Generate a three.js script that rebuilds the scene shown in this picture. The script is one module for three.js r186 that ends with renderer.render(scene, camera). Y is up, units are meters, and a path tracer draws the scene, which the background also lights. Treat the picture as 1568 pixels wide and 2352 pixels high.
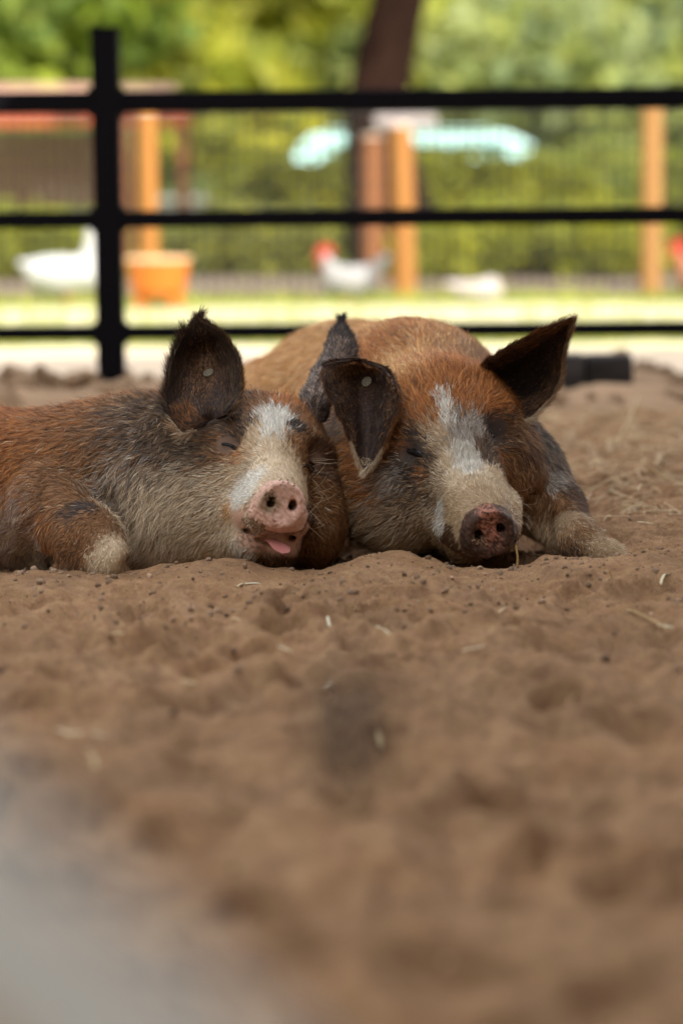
import * as THREE from 'three';
import { mergeGeometries, mergeVertices } from 'three/addons/utils/BufferGeometryUtils.js';
import { RoundedBoxGeometry } from 'three/addons/geometries/RoundedBoxGeometry.js';
import { createNoise3D, createNoise2D } from 'simplex-noise';

// ------------------------------------------------------------------ camera, sky, sun, exposure
const scene = new THREE.Scene();
const IW = 1568, IH = 2352, FPX = 5544;                       // picture units used below
const camera = new THREE.PerspectiveCamera(2 * Math.atan(IH / 2 / FPX) * 180 / Math.PI, IW / IH, 0.03, 400);
camera.position.set(0, 0.6, 0);
camera.rotation.order = 'YXZ';
camera.rotation.set(-Math.atan(730 / FPX), 0, -0.45 * Math.PI / 180);
camera.focus = 3.95;
camera.userData.fStop = 1.85;
camera.updateMatrixWorld(true);

const renderer = new THREE.WebGLRenderer({ antialias: true });
renderer.toneMapping = THREE.LinearToneMapping;
renderer.toneMappingExposure = 3.95;
renderer.shadowMap.enabled = true;

const SUN = new THREE.Vector3(0.45, 0.72, 0.53).normalize();
{
  const w = 256, h = 128, data = new Float32Array(w * h * 4), d = new THREE.Vector3();
  for (let j = 0; j < h; j++) for (let i = 0; i < w; i++) {
    const up = ((j + 0.5) / h - 0.5) * Math.PI, a = ((i + 0.5) / w - 0.5) * 2 * Math.PI;
    d.set(Math.cos(a) * Math.cos(up), Math.sin(up), Math.sin(a) * Math.cos(up));
    const e = Math.max(0, d.y), near = Math.max(0, d.dot(SUN));
    const hz = Math.pow(1 - e, 3), glow = 0.35 * Math.pow(near, 6);
    const k = (j * w + i) * 4;
    data[k] = 0.56 + 0.10 * hz + glow; data[k + 1] = 0.575 + 0.08 * hz + glow * 0.97; data[k + 2] = 0.60 + 0.04 * hz + glow * 0.9; data[k + 3] = 1;
  }
  const t = new THREE.DataTexture(data, w, h, THREE.RGBAFormat, THREE.FloatType);
  t.mapping = THREE.EquirectangularReflectionMapping; t.magFilter = THREE.LinearFilter; t.needsUpdate = true;
  scene.background = t; scene.environment = t;
}
const sun = new THREE.DirectionalLight(new THREE.Color().setRGB(1, 0.93, 0.8), 2.1);
sun.position.copy(SUN).multiplyScalar(40); sun.target.position.set(0, 0, -10);
sun.castShadow = true; sun.shadow.mapSize.set(2048, 2048);
Object.assign(sun.shadow.camera, { left: -30, right: 30, top: 30, bottom: -30, near: 1, far: 120 });
scene.add(sun, sun.target);

// ------------------------------------------------------------------ helpers
function rng(seed) { let s = seed | 0; return () => { s = (s + 0x6d2b79f5) | 0; let t = Math.imul(s ^ (s >>> 15), 1 | s); t = (t + Math.imul(t ^ (t >>> 7), 61 | t)) ^ t; return ((t ^ (t >>> 14)) >>> 0) / 4294967296; }; }
const R0 = rng(7);
const n3 = createNoise3D(rng(11)), n2 = createNoise2D(rng(12));
const V = (x, y, z) => new THREE.Vector3(x, y, z);
const cx = V(), cy = V(), cz = V(); camera.matrixWorld.extractBasis(cx, cy, cz);
// a picture point at a depth along the lens axis -> world
function P(u, v, d) { return camera.position.clone().addScaledVector(cz, -d).addScaledVector(cx, d * (u - IW / 2) / FPX).addScaledVector(cy, -d * (v - IH / 2) / FPX); }
function project(p) { const q = p.clone().sub(camera.position); const d = -q.dot(cz); return [IW / 2 + FPX * q.dot(cx) / d, IH / 2 - FPX * q.dot(cy) / d, d]; }
function onGround(u, v, y = 0) { const r = P(u, v, 1).sub(camera.position); return camera.position.clone().addScaledVector(r, (y - 0.6) / r.y); }
const lerp = (a, b, t) => a + (b - a) * t, clamp = (x, a, b) => Math.min(b, Math.max(a, x));
const smooth = (a, b, x) => { const t = clamp((x - a) / (b - a), 0, 1); return t * t * (3 - 2 * t); };
const lin = (r, g, b) => new THREE.Color().setRGB(r, g, b);
const mat = (c, o = {}) => new THREE.MeshPhysicalMaterial({ color: c ? lin(...c) : 0xffffff, roughness: 0.85, specularIntensity: (o.roughness ?? 0.85) > 0.9 ? 0.08 : 0.6, ...o });
const used = {};
function numbered(name) { const k = used[name] = (used[name] ?? -1) + 1; return k ? name + '_' + String(k).padStart(3, '0') : name; }
function shade(o) { o.castShadow = true; o.receiveShadow = true; return o; }
function part(name, geo, m, parent) { const o = shade(new THREE.Mesh(geo, m)); o.name = name; parent.add(o); return o; }
function tag(o, label, category, group, kind) { if (label) o.userData.label = label; if (category) o.userData.category = category; if (group) o.userData.group = group; if (kind) o.userData.kind = kind; return o; }
function thing(name, label, category, pos, group) { const g = new THREE.Group(); g.name = numbered(name); if (pos) g.position.copy(pos); scene.add(g); return tag(g, label, category, group); }
function single(name, geo, m, label, category, group, kind) { const o = shade(new THREE.Mesh(geo, m)); o.name = numbered(name); scene.add(o); return tag(o, label, category, group, kind); }
function geo(pos, idx, col, nor, uv) {
  const g = new THREE.BufferGeometry();
  g.setAttribute('position', new THREE.BufferAttribute(pos instanceof Float32Array ? pos : new Float32Array(pos), 3));
  if (col) g.setAttribute('color', new THREE.BufferAttribute(col instanceof Float32Array ? col : new Float32Array(col), 3));
  if (uv) g.setAttribute('uv', new THREE.BufferAttribute(uv instanceof Float32Array ? uv : new Float32Array(uv), 2));
  g.setIndex(new THREE.BufferAttribute(idx instanceof Uint32Array ? idx : new Uint32Array(idx), 1));
  if (nor) g.setAttribute('normal', new THREE.BufferAttribute(nor instanceof Float32Array ? nor : new Float32Array(nor), 3)); else g.computeVertexNormals();
  return g;
}
function tubeGeo(pts, r0, r1 = r0, seg = 16, rad = 8, wob = 0) {           // tapered tube through points
  const c = new THREE.CatmullRomCurve3(pts), g = new THREE.TubeGeometry(c, seg, 1, rad, false), p = g.attributes.position;
  for (let i = 0; i <= seg; i++) { const q = c.getPointAt(i / seg), r = lerp(r0, r1, i / seg);
    for (let j = 0; j <= rad; j++) { const k = i * (rad + 1) + j, rr = r * (1 + wob * n3(p.getX(k) * 3, i * 0.4, p.getZ(k) * 3)); p.setXYZ(k, q.x + (p.getX(k) - q.x) * rr, q.y + (p.getY(k) - q.y) * rr, q.z + (p.getZ(k) - q.z) * rr); } }
  g.computeVertexNormals(); return g;
}
const box = (x, y, z, sx, sy, sz, r = 0.01) => new RoundedBoxGeometry(sx, sy, sz, 2, Math.min(r, sx / 2.1, sy / 2.1, sz / 2.1)).translate(x, y, z);
function noiseTexture(size, fn, srgb) {                              // tiling grey or colour texture
  const d = new Uint8Array(size * size * 4);
  for (let j = 0; j < size; j++) for (let i = 0; i < size; i++) { const c = fn(i / size, j / size), k = (j * size + i) * 4; d[k] = c[0]; d[k + 1] = c[1]; d[k + 2] = c[2]; d[k + 3] = 255; }
  const t = new THREE.DataTexture(d, size, size); t.wrapS = t.wrapT = THREE.RepeatWrapping; t.magFilter = THREE.LinearFilter; t.minFilter = THREE.LinearMipmapLinearFilter; if (srgb) t.colorSpace = THREE.SRGBColorSpace; t.needsUpdate = true; return t;
}
const tn = (x, y, f) => { const a = x * 2 * Math.PI, b = y * 2 * Math.PI, r = f / (2 * Math.PI); return n3(Math.cos(a) * r + 5 * Math.cos(b) * 0.21 * r, Math.sin(a) * r + Math.cos(b) * r * 0.8, Math.sin(b) * r + 3.1 * f); };

// ------------------------------------------------------------------ setting: sand of the pen
const CREST = [[-400, 1310], [0, 1322], [100, 1312], [200, 1316], [300, 1312], [380, 1297], [480, 1286], [560, 1287], [620, 1300], [720, 1308], [780, 1294], [850, 1273], [920, 1268], [980, 1282], [1050, 1302], [1150, 1306], [1210, 1298], [1250, 1272], [1320, 1276], [1430, 1276], [1500, 1262], [1568, 1258], [1900, 1290]];
const CD = 3.86;
const crestTab = CREST.map(([u, v]) => { const p = P(u, v, CD); return [p.x, p.y]; });
function crestH(x) { const t = crestTab; if (x <= t[0][0]) return t[0][1]; for (let i = 1; i < t.length; i++) if (x < t[i][0]) { const k = (x - t[i - 1][0]) / (t[i][0] - t[i - 1][0]); return lerp(t[i - 1][1], t[i][1], k * k * (3 - 2 * k)); } return t[t.length - 1][1]; }
const hoof = []; { const r = rng(31); for (let i = 0; i < 420; i++) { const z = -1.1 - r() * 2.6, x = (r() - 0.5) * 2.2; hoof.push([x, z, 0.026 + r() * 0.045, 0.006 + r() * 0.016, r() * 3.14]); } for (let i = 0; i < 150; i++) hoof.push([(r() - 0.2) * 1.6, -3.9 - r() * 2.6, 0.03 + r() * 0.05, 0.006 + r() * 0.014, r() * 3.14]); }
const hoofGrid = new Map(); hoof.forEach((h) => { for (let i = -1; i <= 1; i++) for (let j = -1; j <= 1; j++) { const k = Math.floor(h[0] / 0.15 + i) + ',' + Math.floor(h[1] / 0.15 + j); if (!hoofGrid.has(k)) hoofGrid.set(k, []); hoofGrid.get(k).push(h); } });
const crestZ = P(784, 1290, CD).z;
function sandY(x, z) {
  let y = 0.011 * n2(x * 3.1 + 4, z * 3.1) + 0.0085 * n2(x * 8 + 9, z * 8 + 3) + 0.0045 * n2(x * 19, z * 19 + 7) + 0.0034 * n2(x * 47 + 3, z * 47) + 0.0021 * n2(x * 110, z * 110) + 0.006 * (Math.abs(n2(x * 9.5 + 1, z * 9.5 + 2 * n2(x * 3, z * 3))) - 0.35) + 0.005 * (Math.abs(n2(x * 27, z * 27 + 8)) - 0.35);
  const l = hoofGrid.get(Math.floor(x / 0.15) + ',' + Math.floor(z / 0.15));
  const near = smooth(0.25, 0.05, Math.abs(z - crestZ));
  if (l) for (const h of l) { const dx = x - h[0], dz = z - h[1], c = Math.cos(h[4]), s = Math.sin(h[4]), a = (dx * c + dz * s) / h[2], b = (-dx * s + dz * c) / (h[2] * 0.7), q = a * a + b * b; if (q < 6) y += (1 - near) * h[3] * (-Math.exp(-q * q * 1.2) * 1.3 + 0.55 * Math.exp(-8 * (Math.sqrt(q) - 1.3) ** 2)); }
  const dz = z - crestZ;                                      // the bank pushed up in front of the pigs
  const c = crestH(x), prof = dz > 0 ? Math.exp(-dz * dz / (2 * 0.12 * 0.12)) : Math.exp(-dz * dz / (2 * 0.045 * 0.045));
  y = y * (1 - prof * 0.7) + c * prof;
  const inX = smooth(0.50, 0.30, x), wal = smooth(0, -0.08, dz) * smooth(-1.75, -1.3, dz) * inX;
  y -= wal * 0.035;
  y += smooth(0.36, 0.6, x) * smooth(0.05, -0.25, dz) * smooth(-1.0, -0.5, dz) * 0.02;
  return y;
}
const sandTone = noiseTexture(1024, (x, y) => { const a = tn(x, y, 40), b = tn(y + 0.3, x, 160), g = (R0() - 0.5), v = 222 + 12 * a + 10 * b + 40 * g - (R0() < 0.03 ? 70 * R0() : 0); return [v, v * (0.985 + 0.02 * a), v * (0.965 + 0.03 * b)].map((q) => clamp(q, 0, 255)); }, true);
const sandBump = noiseTexture(1024, (x, y) => { const v = 128 + 30 * tn(x, y, 90) + 34 * tn(y, x + 0.2, 210) + 80 * (R0() - 0.5); return [v, v, v].map((q) => clamp(q, 0, 255)); });
{
  const xs = [], zs = [];
  for (let x = 0; x < 0.9; x += 0.0075) xs.push(x); for (let x = 0.9, s = 0.012; x < 9; x += s, s = Math.min(0.5, s * 1.12)) xs.push(x);
  const X = [...xs.slice(1).map((x) => -x).reverse(), ...xs];
  for (let z = 5, s = 0.4; z > -1.25; z -= s) { zs.push(z); s = Math.max(0.015, s * 0.88); }
  for (let z = -1.26; z > -3.4; z -= 0.009) zs.push(z); for (let z = -3.4; z > -4.4; z -= 0.0065) zs.push(z); for (let z = -4.4; z > -6.72; z -= 0.013) zs.push(z);
  const n = X.length, pos = new Float32Array(n * zs.length * 3), col = new Float32Array(n * zs.length * 3), uv = new Float32Array(n * zs.length * 2), idx = [];
  zs.forEach((z, j) => X.forEach((x, i) => {
    const k = j * n + i, far = Math.max(Math.abs(x) - 1, 0) + Math.max(z + 1, 0);
    pos[k * 3] = x; pos[k * 3 + 1] = sandY(x, z) * (far > 1 ? 0.6 : 1); pos[k * 3 + 2] = z; uv[k * 2] = x / 0.8; uv[k * 2 + 1] = z / 0.8;
    const a = n2(x * 1.7 + 30, z * 1.7), b = n2(x * 6 + 2, z * 6 + 40), c = n2(x * 24, z * 24 + 5), m = 1 + 0.09 * a + 0.08 * b + 0.09 * c, w = smooth(0.15, 0.75, n2(x * 4.3 + 70, z * 4.3 + 9)) * 0.16;   // patches of damper earth
    col[k * 3] = 0.385 * m * (1 - w); col[k * 3 + 1] = 0.236 * m * (1 - w * 1.05) * (1 + 0.03 * b); col[k * 3 + 2] = 0.138 * m * (1 - w) * (1 + 0.06 * b);
  }));
  for (let j = 0; j + 1 < zs.length; j++) for (let i = 0; i + 1 < n; i++) { const a = j * n + i, b = a + 1, c = a + n, d = c + 1; idx.push(a, b, c, b, d, c); }
  single('pen_sand', geo(pos, idx, col, null, uv), mat(null, { vertexColors: true, map: sandTone, bumpMap: sandBump, bumpScale: 0.004, roughness: 1 }), 'trodden brown sand floor of the pig pen', 'ground', null, 'structure');
}

// ------------------------------------------------------------------ signed distances and their mesh
const smin = (a, b, k) => { const h = Math.max(k - Math.abs(a - b), 0) / k; return Math.min(a, b) - h * h * k * 0.25; };
const smax = (a, b, k) => -smin(-a, -b, k);
const ell = (x, y, z, a, b, c) => { const p = x / a, q = y / b, r = z / c, k0 = Math.sqrt(p * p + q * q + r * r), p1 = p / a, q1 = q / b, r1 = r / c, k1 = Math.sqrt(p1 * p1 + q1 * q1 + r1 * r1); return k1 < 1e-9 ? -Math.min(a, b, c) : k0 * (k0 - 1) / k1; };
function cone(x, y, z, A, ra, B, rb) { const bx = B[0] - A[0], by = B[1] - A[1], bz = B[2] - A[2], px = x - A[0], py = y - A[1], pz = z - A[2], h = clamp((px * bx + py * by + pz * bz) / (bx * bx + by * by + bz * bz), 0, 1), dx = px - bx * h, dy = py - by * h, dz = pz - bz * h; return Math.sqrt(dx * dx + dy * dy + dz * dz) - (ra + (rb - ra) * h); }
function gradient(f, p, e = 0.0012) { const g = V(f(p.x + e, p.y, p.z) - f(p.x - e, p.y, p.z), f(p.x, p.y + e, p.z) - f(p.x, p.y - e, p.z), f(p.x, p.y, p.z + e) - f(p.x, p.y, p.z - e)); const l = g.length(); return l > 0 ? g.multiplyScalar(1 / l) : g.set(0, 1, 0); }
function netMesh(f, lo, hi, s, skip) {                        // surface nets in a narrow band
  const nx = Math.ceil((hi.x - lo.x) / s) + 1, ny = Math.ceil((hi.y - lo.y) / s) + 1, nz = Math.ceil((hi.z - lo.z) / s) + 1, D = new Float32Array(nx * ny * nz).fill(9), B = 5;
  const at = (i, j, k) => (k * ny + j) * nx + i;
  for (let k = 0; k < nz; k += B) for (let j = 0; j < ny; j += B) for (let i = 0; i < nx; i += B) {
    const c = f(lo.x + (i + B / 2) * s, lo.y + (j + B / 2) * s, lo.z + (k + B / 2) * s), nearby = Math.abs(c) < s * B * 1.5;
    for (let kk = k; kk < Math.min(k + B, nz); kk++) for (let jj = j; jj < Math.min(j + B, ny); jj++) for (let ii = i; ii < Math.min(i + B, nx); ii++) D[at(ii, jj, kk)] = nearby ? f(lo.x + ii * s, lo.y + jj * s, lo.z + kk * s) : c;
  }
  const id = new Int32Array(nx * ny * nz).fill(-1), pts = [];
  for (let k = 0; k + 1 < nz; k++) for (let j = 0; j + 1 < ny; j++) for (let i = 0; i + 1 < nx; i++) {
    let m = 0; for (let c = 0; c < 8; c++) if (D[at(i + (c & 1), j + ((c >> 1) & 1), k + (c >> 2))] < 0) m |= 1 << c;
    if (m === 0 || m === 255) continue;
    let n = 0, x = 0, y = 0, z = 0;
    for (let a = 0; a < 8; a++) for (let b = 1; b < 8; b <<= 1) { const c = a | b; if (c === a || ((m >> a) & 1) === ((m >> c) & 1)) continue; const da = D[at(i + (a & 1), j + ((a >> 1) & 1), k + (a >> 2))], db = D[at(i + (c & 1), j + ((c >> 1) & 1), k + (c >> 2))], t = da / (da - db); x += (a & 1) + (b === 1 ? t : 0); y += ((a >> 1) & 1) + (b === 2 ? t : 0); z += (a >> 2) + (b === 4 ? t : 0); n++; }
    const p = V(lo.x + (i + x / n) * s, lo.y + (j + y / n) * s, lo.z + (k + z / n) * s);
    id[at(i, j, k)] = pts.length; pts.push(p);
  }
  const nor = [];
  for (const p of pts) { let g = gradient(f, p, s * 0.3); for (let t = 0; t < 2; t++) p.addScaledVector(g, -clamp(f(p.x, p.y, p.z), -s * 0.5, s * 0.5)); g = gradient(f, p, s * 0.4); nor.push(g); }
  const idx = [], quad = (a, b, c, d, flip) => { if (a < 0 || b < 0 || c < 0 || d < 0) return; if (skip && skip(pts[a]) && skip(pts[b]) && skip(pts[c]) && skip(pts[d])) return; if (flip) idx.push(a, c, b, b, c, d); else idx.push(a, b, c, b, d, c); };
  for (let k = 1; k + 1 < nz; k++) for (let j = 1; j + 1 < ny; j++) for (let i = 1; i + 1 < nx; i++) {
    const s0 = D[at(i, j, k)] < 0;
    if (s0 !== D[at(i + 1, j, k)] < 0) quad(id[at(i, j - 1, k - 1)], id[at(i, j, k - 1)], id[at(i, j - 1, k)], id[at(i, j, k)], !s0);
    if (s0 !== D[at(i, j + 1, k)] < 0) quad(id[at(i - 1, j, k - 1)], id[at(i, j, k - 1)], id[at(i - 1, j, k)], id[at(i, j, k)], s0);
    if (s0 !== D[at(i, j, k + 1)] < 0) quad(id[at(i - 1, j - 1, k)], id[at(i, j - 1, k)], id[at(i - 1, j, k)], id[at(i, j, k)], !s0);
  }
  return { pts, nor, idx };
}

// ------------------------------------------------------------------ a pig's head, chin on y = 0, nose along +z, metres
function headDistance(x, y, z, o) {
  const ax = Math.abs(x);
  let d = ell(x, y - 0.160, z + 0.005, 0.115, 0.105 - o.low, 0.125);
  d = smin(d, cone(ax, y, z, [0.014, 0.205 - o.low, 0.015], 0.078, [0.0, 0.170, 0.112], 0.056), 0.045);
  d = smin(d, cone(x, y, z, [0, 0.142, 0.10], 0.066, [0, 0.080, 0.250], 0.0465), 0.035);
  d = smin(d, ell(ax - 0.092, y - 0.085, z - 0.012, 0.068, 0.085, 0.118), 0.05);
  d = smin(d, cone(ax, y, z, [0.016, 0.060, 0.03], 0.060, [0.022, 0.038 - o.jaw, 0.192], 0.037), 0.03);
  d = smin(d, cone(ax, y, z, [0.030, 0.060, 0.262], 0.020, [0.045, 0.072, 0.18], 0.030), 0.022);       // upper lips
  d = smin(d, cone(ax, y, z, [0.050, 0.212, 0.092], 0.015, [0.086, 0.196, 0.066], 0.022), 0.03);        // brow
  d = smin(d, ell(ax - 0.088, y - 0.135, z - 0.060, 0.034, 0.038, 0.050), 0.04);                        // cheekbone
  d = smax(d, -ell(ax - 0.083, y - 0.182, z - 0.122, 0.024, 0.020, 0.020), 0.022);                      // eye socket
  d = smin(d, ell(ax - 0.071, y - 0.179, z - 0.088, 0.021, 0.0165, 0.018), 0.012);                      // closed lids
  d = smin(d, cone(ax, y, z, [0.056, 0.196, 0.108], 0.004, [0.088, 0.190, 0.090], 0.004), 0.010);       // fold over the lid
  d = smax(d, -cone(ax, y, z, [0.056, 0.1735, 0.111], 0.0030, [0.088, 0.1715, 0.094], 0.0026), 0.004);    // slit
  if (z > 0.12 && z < 0.27) for (let k = 0; k < 4; k++) { const zz = 0.235 - k * 0.02; d -= 0.0016 * Math.exp(-((z - zz - 0.004) ** 2) / 0.00002) * smooth(0.07, 0.1, y); }   // wrinkles on the bridge
  const c = Math.cos(o.tilt), s = Math.sin(o.tilt), y1 = y - 0.076, z1 = z - 0.287, qy = y1 * c - z1 * s, qz = y1 * s + z1 * c;
  const rr = Math.sqrt((x / 1.03) ** 2 + ((qy - 0.002) / (qy > 0 ? 1.0 : 1.06)) ** 2), e1 = rr - o.disc, e2 = Math.abs(qz) - 0.0075;
  d = smin(d, Math.min(Math.max(e1, e2), 0) + Math.hypot(Math.max(e1, 0), Math.max(e2, 0)) - 0.0085, 0.012);      // rooting disc
  d = smax(d, -ell(x, qy - 0.004, qz - 0.030, 0.030, 0.030, 0.0165), 0.012);                              // dished face of the disc
  d = smax(d, -ell(ax - 0.0175, qy - 0.0045, qz + 0.004, 0.0074, 0.0098, 0.040), 0.006);                  // nostrils
  d = smax(d, -cone(x, qy, qz, [0, -0.022, 0.0190], 0.0024, [0, -0.047, 0.0160], 0.0046), 0.008);         // groove under the nostrils
  if (z > 0.25 && Math.abs(d) < 0.02) d += (0.0009 * n3(x * 160, y * 160, z * 160) + 0.0014 * n3(x * 60 + 4, y * 60, z * 60)) * smooth(0.25, 0.275, z);
  d = smax(d, -cone(ax, y, z, [0.020, 0.031 - o.jaw * 0.4, 0.262], 0.0045 + o.jaw * 0.25, [0.066, 0.055, 0.150], 0.0030), 0.006); // mouth line
  if (o.jaw > 0) d = smax(d, -ell(x + 0.004, y - 0.028 + o.jaw * 0.4, z - 0.258, 0.026, 0.0075, 0.045), 0.006);
  return d;
}
const EYE = V(0, 0.181, 0.10);

class Pig {
  constructor(o) {
    Object.assign(this, o);
    this.M = new THREE.Matrix4().makeRotationFromEuler(new THREE.Euler(-o.pitch, o.yaw, o.roll, 'YXZ'));
    const eye = P(...o.eye);
    const off = EYE.clone().multiplyScalar(o.scale).applyMatrix4(this.M);
    this.M.scale(V(o.scale, o.scale, o.scale)).setPosition(eye.sub(off));
    this.I = this.M.clone().invert();
    const e = this.I.elements, S = o.scale, cones = o.body.map(([a, ra, b, rb, k]) => { const A = P(...a), B = P(...b); return [[A.x, A.y, A.z], ra * a[2] / FPX, [B.x, B.y, B.z], rb * b[2] / FPX, k]; });
    const grooves = [];
    this.f = (x, y, z) => {
      const hx = e[0] * x + e[4] * y + e[8] * z + e[12], hy = e[1] * x + e[5] * y + e[9] * z + e[13], hz = e[2] * x + e[6] * y + e[10] * z + e[14], far = Math.hypot(hx, hy - 0.13, hz - 0.1) - 0.34;
      let d = far > 0.12 ? S * far : S * headDistance(hx, hy, hz, o);
      for (const c of cones) { const q = cone(x, y, z, c[0], c[1], c[2], c[3]); d = smin(d, q, c[4]); }
      for (const g of grooves) d = smax(d, -cone(x, y, z, g[0], g[2], g[1], g[2]), g[3]);
      return d;
    };
    const cuts = (o.creases || []).flatMap(([line, r, k]) => { const q = line.map(([u, v]) => this.hit(u, v)); return q.slice(1).map((B, i) => [[q[i].x, q[i].y, q[i].z], [B.x, B.y, B.z], r, k]); });
    grooves.push(...cuts);
    this.local = (p) => p.clone().applyMatrix4(this.I);
    this.at = (x, y, z) => V(x, y, z).applyMatrix4(this.M);
  }
  hit(u, v) {                                                 // where the line through a picture point meets the skin
    const a = P(u, v, 1).sub(camera.position); let d = 3.55, best = 9, bd = 4.1;
    for (let i = 0; i < 160 && d < 5.8; i++) { const q = camera.position.clone().addScaledVector(a, d), s = this.f(q.x, q.y, q.z); if (s < best) { best = s; bd = d; } if (s < 0.0008) break; d += Math.max(0.0015, s * 0.8); }
    return camera.position.clone().addScaledVector(a, bd);
  }
}

// ------------------------------------------------------------------ hair
const C = {                                                    // coat colours, linear
  rust: [[0.45, 0.165, 0.045], [0.54, 0.215, 0.065], [0.35, 0.12, 0.034], [0.19, 0.07, 0.026]],
  gold: [[0.56, 0.29, 0.10], [0.64, 0.36, 0.14], [0.48, 0.21, 0.06], [0.70, 0.46, 0.23]],
  brown: [[0.24, 0.110, 0.045], [0.34, 0.165, 0.07], [0.13, 0.065, 0.033], [0.42, 0.22, 0.10]],
  roan: [[0.055, 0.045, 0.045], [0.10, 0.07, 0.055], [0.34, 0.22, 0.13], [0.25, 0.15, 0.085], [0.07, 0.055, 0.05]],
  dark: [[0.032, 0.027, 0.028], [0.05, 0.04, 0.038], [0.08, 0.06, 0.05], [0.13, 0.09, 0.065]],
  black: [[0.018, 0.016, 0.018], [0.03, 0.026, 0.027], [0.05, 0.04, 0.038]],
  cream: [[0.72, 0.57, 0.40], [0.78, 0.65, 0.48], [0.60, 0.44, 0.28], [0.66, 0.51, 0.34]],
  tan: [[0.48, 0.34, 0.20], [0.55, 0.40, 0.25], [0.40, 0.26, 0.14], [0.60, 0.46, 0.31]],
  beige: [[0.52, 0.40, 0.27], [0.60, 0.48, 0.34], [0.42, 0.29, 0.18], [0.20, 0.13, 0.085], [0.66, 0.54, 0.4]],
  white: [[0.72, 0.68, 0.61], [0.78, 0.75, 0.69], [0.62, 0.57, 0.48]],
  grey: [[0.34, 0.29, 0.25], [0.45, 0.40, 0.35], [0.22, 0.18, 0.155], [0.55, 0.49, 0.43]],
  mauve: [[0.30, 0.20, 0.17], [0.40, 0.29, 0.24], [0.50, 0.39, 0.31]],
  pink: [[0.62, 0.35, 0.27], [0.68, 0.42, 0.33]],
  umber: [[0.115, 0.058, 0.032], [0.17, 0.085, 0.043], [0.07, 0.038, 0.025]],
};
class Coat {
  constructor(patches, guides, where, scale = 1) {
    this.p = patches.map(([u, v, r, c, w = 1]) => { const q = where(u, v); return [q.x, q.y, q.z, 1 / (2 * (r * 0.00072 * scale) ** 2), C[c], w, [0, 1, 2].map((k) => C[c].reduce((a, b) => a + b[k], 0) / C[c].length)]; });
    this.g = guides.map(([u, v, du, dv, len, lift = 0.35]) => { const q = where(u, v), t = V().addScaledVector(cx, du).addScaledVector(cy, -dv); if (Math.abs(du) + Math.abs(dv) > 0) t.normalize(); return [q.x, q.y, q.z, t.x, t.y, t.z, len / 1000, lift]; });
    this.W = new Float64Array(this.p.length);
  }
  pick(p, r) { const k1 = clamp(0.5 + 0.62 * n3(p.x * 150, p.y * 150, p.z * 150) + 0.5 * (r() - 0.5), 0, 0.999); let s = 0; const W = this.W; this.p.forEach((q, i) => { const d = ((p.x - q[0]) ** 2 + (p.y - q[1]) ** 2 + (p.z - q[2]) ** 2) * q[3]; s += W[i] = q[5] * (Math.exp(-d) + 1e-5 / (1 + d)); }); let t = (r() < 0.6 ? clamp(0.5 + 0.6 * n3(p.x * 95 + 7, p.y * 95, p.z * 95), 0, 1) : r()) * s, i = 0; while (i < W.length - 1 && (t -= W[i]) > 0) i++; const c = this.p[i][4]; return c[Math.floor(k1 * c.length)]; }
  mean(p) { let s = 0, x = 0, y = 0, z = 0; for (const q of this.p) { const d = ((p.x - q[0]) ** 2 + (p.y - q[1]) ** 2 + (p.z - q[2]) ** 2) * q[3], w = q[5] * ((d < 30 ? Math.exp(-d) : 0) + 1e-5 / (1 + d)), m = q[6]; s += w; x += w * m[0]; y += w * m[1]; z += w * m[2]; } return [x / s, y / s, z / s]; }
  flow(p) { let s = 0, x = 0, y = 0, z = 0, l = 0, up = 0; for (const g of this.g) { const d = (p.x - g[0]) ** 2 + (p.y - g[1]) ** 2 + (p.z - g[2]) ** 2, w = 1 / (d * d + 1e-7); s += w; x += w * g[3]; y += w * g[4]; z += w * g[5]; l += w * g[6]; up += w * g[7]; } return [V(x / s, y / s, z / s), l / s, up / s]; }
}
class Hair {
  constructor() { this.pos = []; this.col = []; this.nor = []; this.idx = []; this.n = 0; }
  blade(p, n, dir, len, w, lift, c, bend, r, droop = 0.5) {
    const d = dir.clone().addScaledVector(n, -dir.dot(n)); if (d.lengthSq() < 1e-8) return; d.normalize();
    const side = V().crossVectors(n, d).normalize(), b = bend;
    const m = p.clone().addScaledVector(d, len * 0.5).addScaledVector(n, len * lift * 0.75).addScaledVector(side, len * b * 0.3), t = p.clone().addScaledVector(d, len * 0.98).addScaledVector(n, len * lift * (1.5 - droop)).addScaledVector(side, len * b);
    const tilt = (r() - 0.5) * 1.1, nn = n.clone().addScaledVector(side, tilt).addScaledVector(d, -0.25 * r()).normalize();
    const root = p.clone().addScaledVector(n, -0.0012), s0 = side.clone().addScaledVector(n, -tilt).normalize().multiplyScalar(w / 2), k = this.n;
    for (const q of [[root, 1], [root, -1], [m, 0.8], [m, -0.8], [t, 0]]) { this.pos.push(q[0].x + s0.x * q[1], q[0].y + s0.y * q[1], q[0].z + s0.z * q[1]); this.nor.push(nn.x, nn.y, nn.z); this.col.push(c[0], c[1], c[2]); }
    this.idx.push(k, k + 1, k + 2, k + 1, k + 3, k + 2, k + 2, k + 3, k + 4); this.n += 5;
  }
  geo() { return geo(this.pos, this.idx, this.col, this.nor); }
}
const furMat = new THREE.MeshPhysicalMaterial({ vertexColors: true, roughness: 0.62, side: THREE.DoubleSide, specularIntensity: 0.38 });
const skinMat = new THREE.MeshPhysicalMaterial({ vertexColors: true, roughness: 0.6, specularIntensity: 0.35 });
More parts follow.
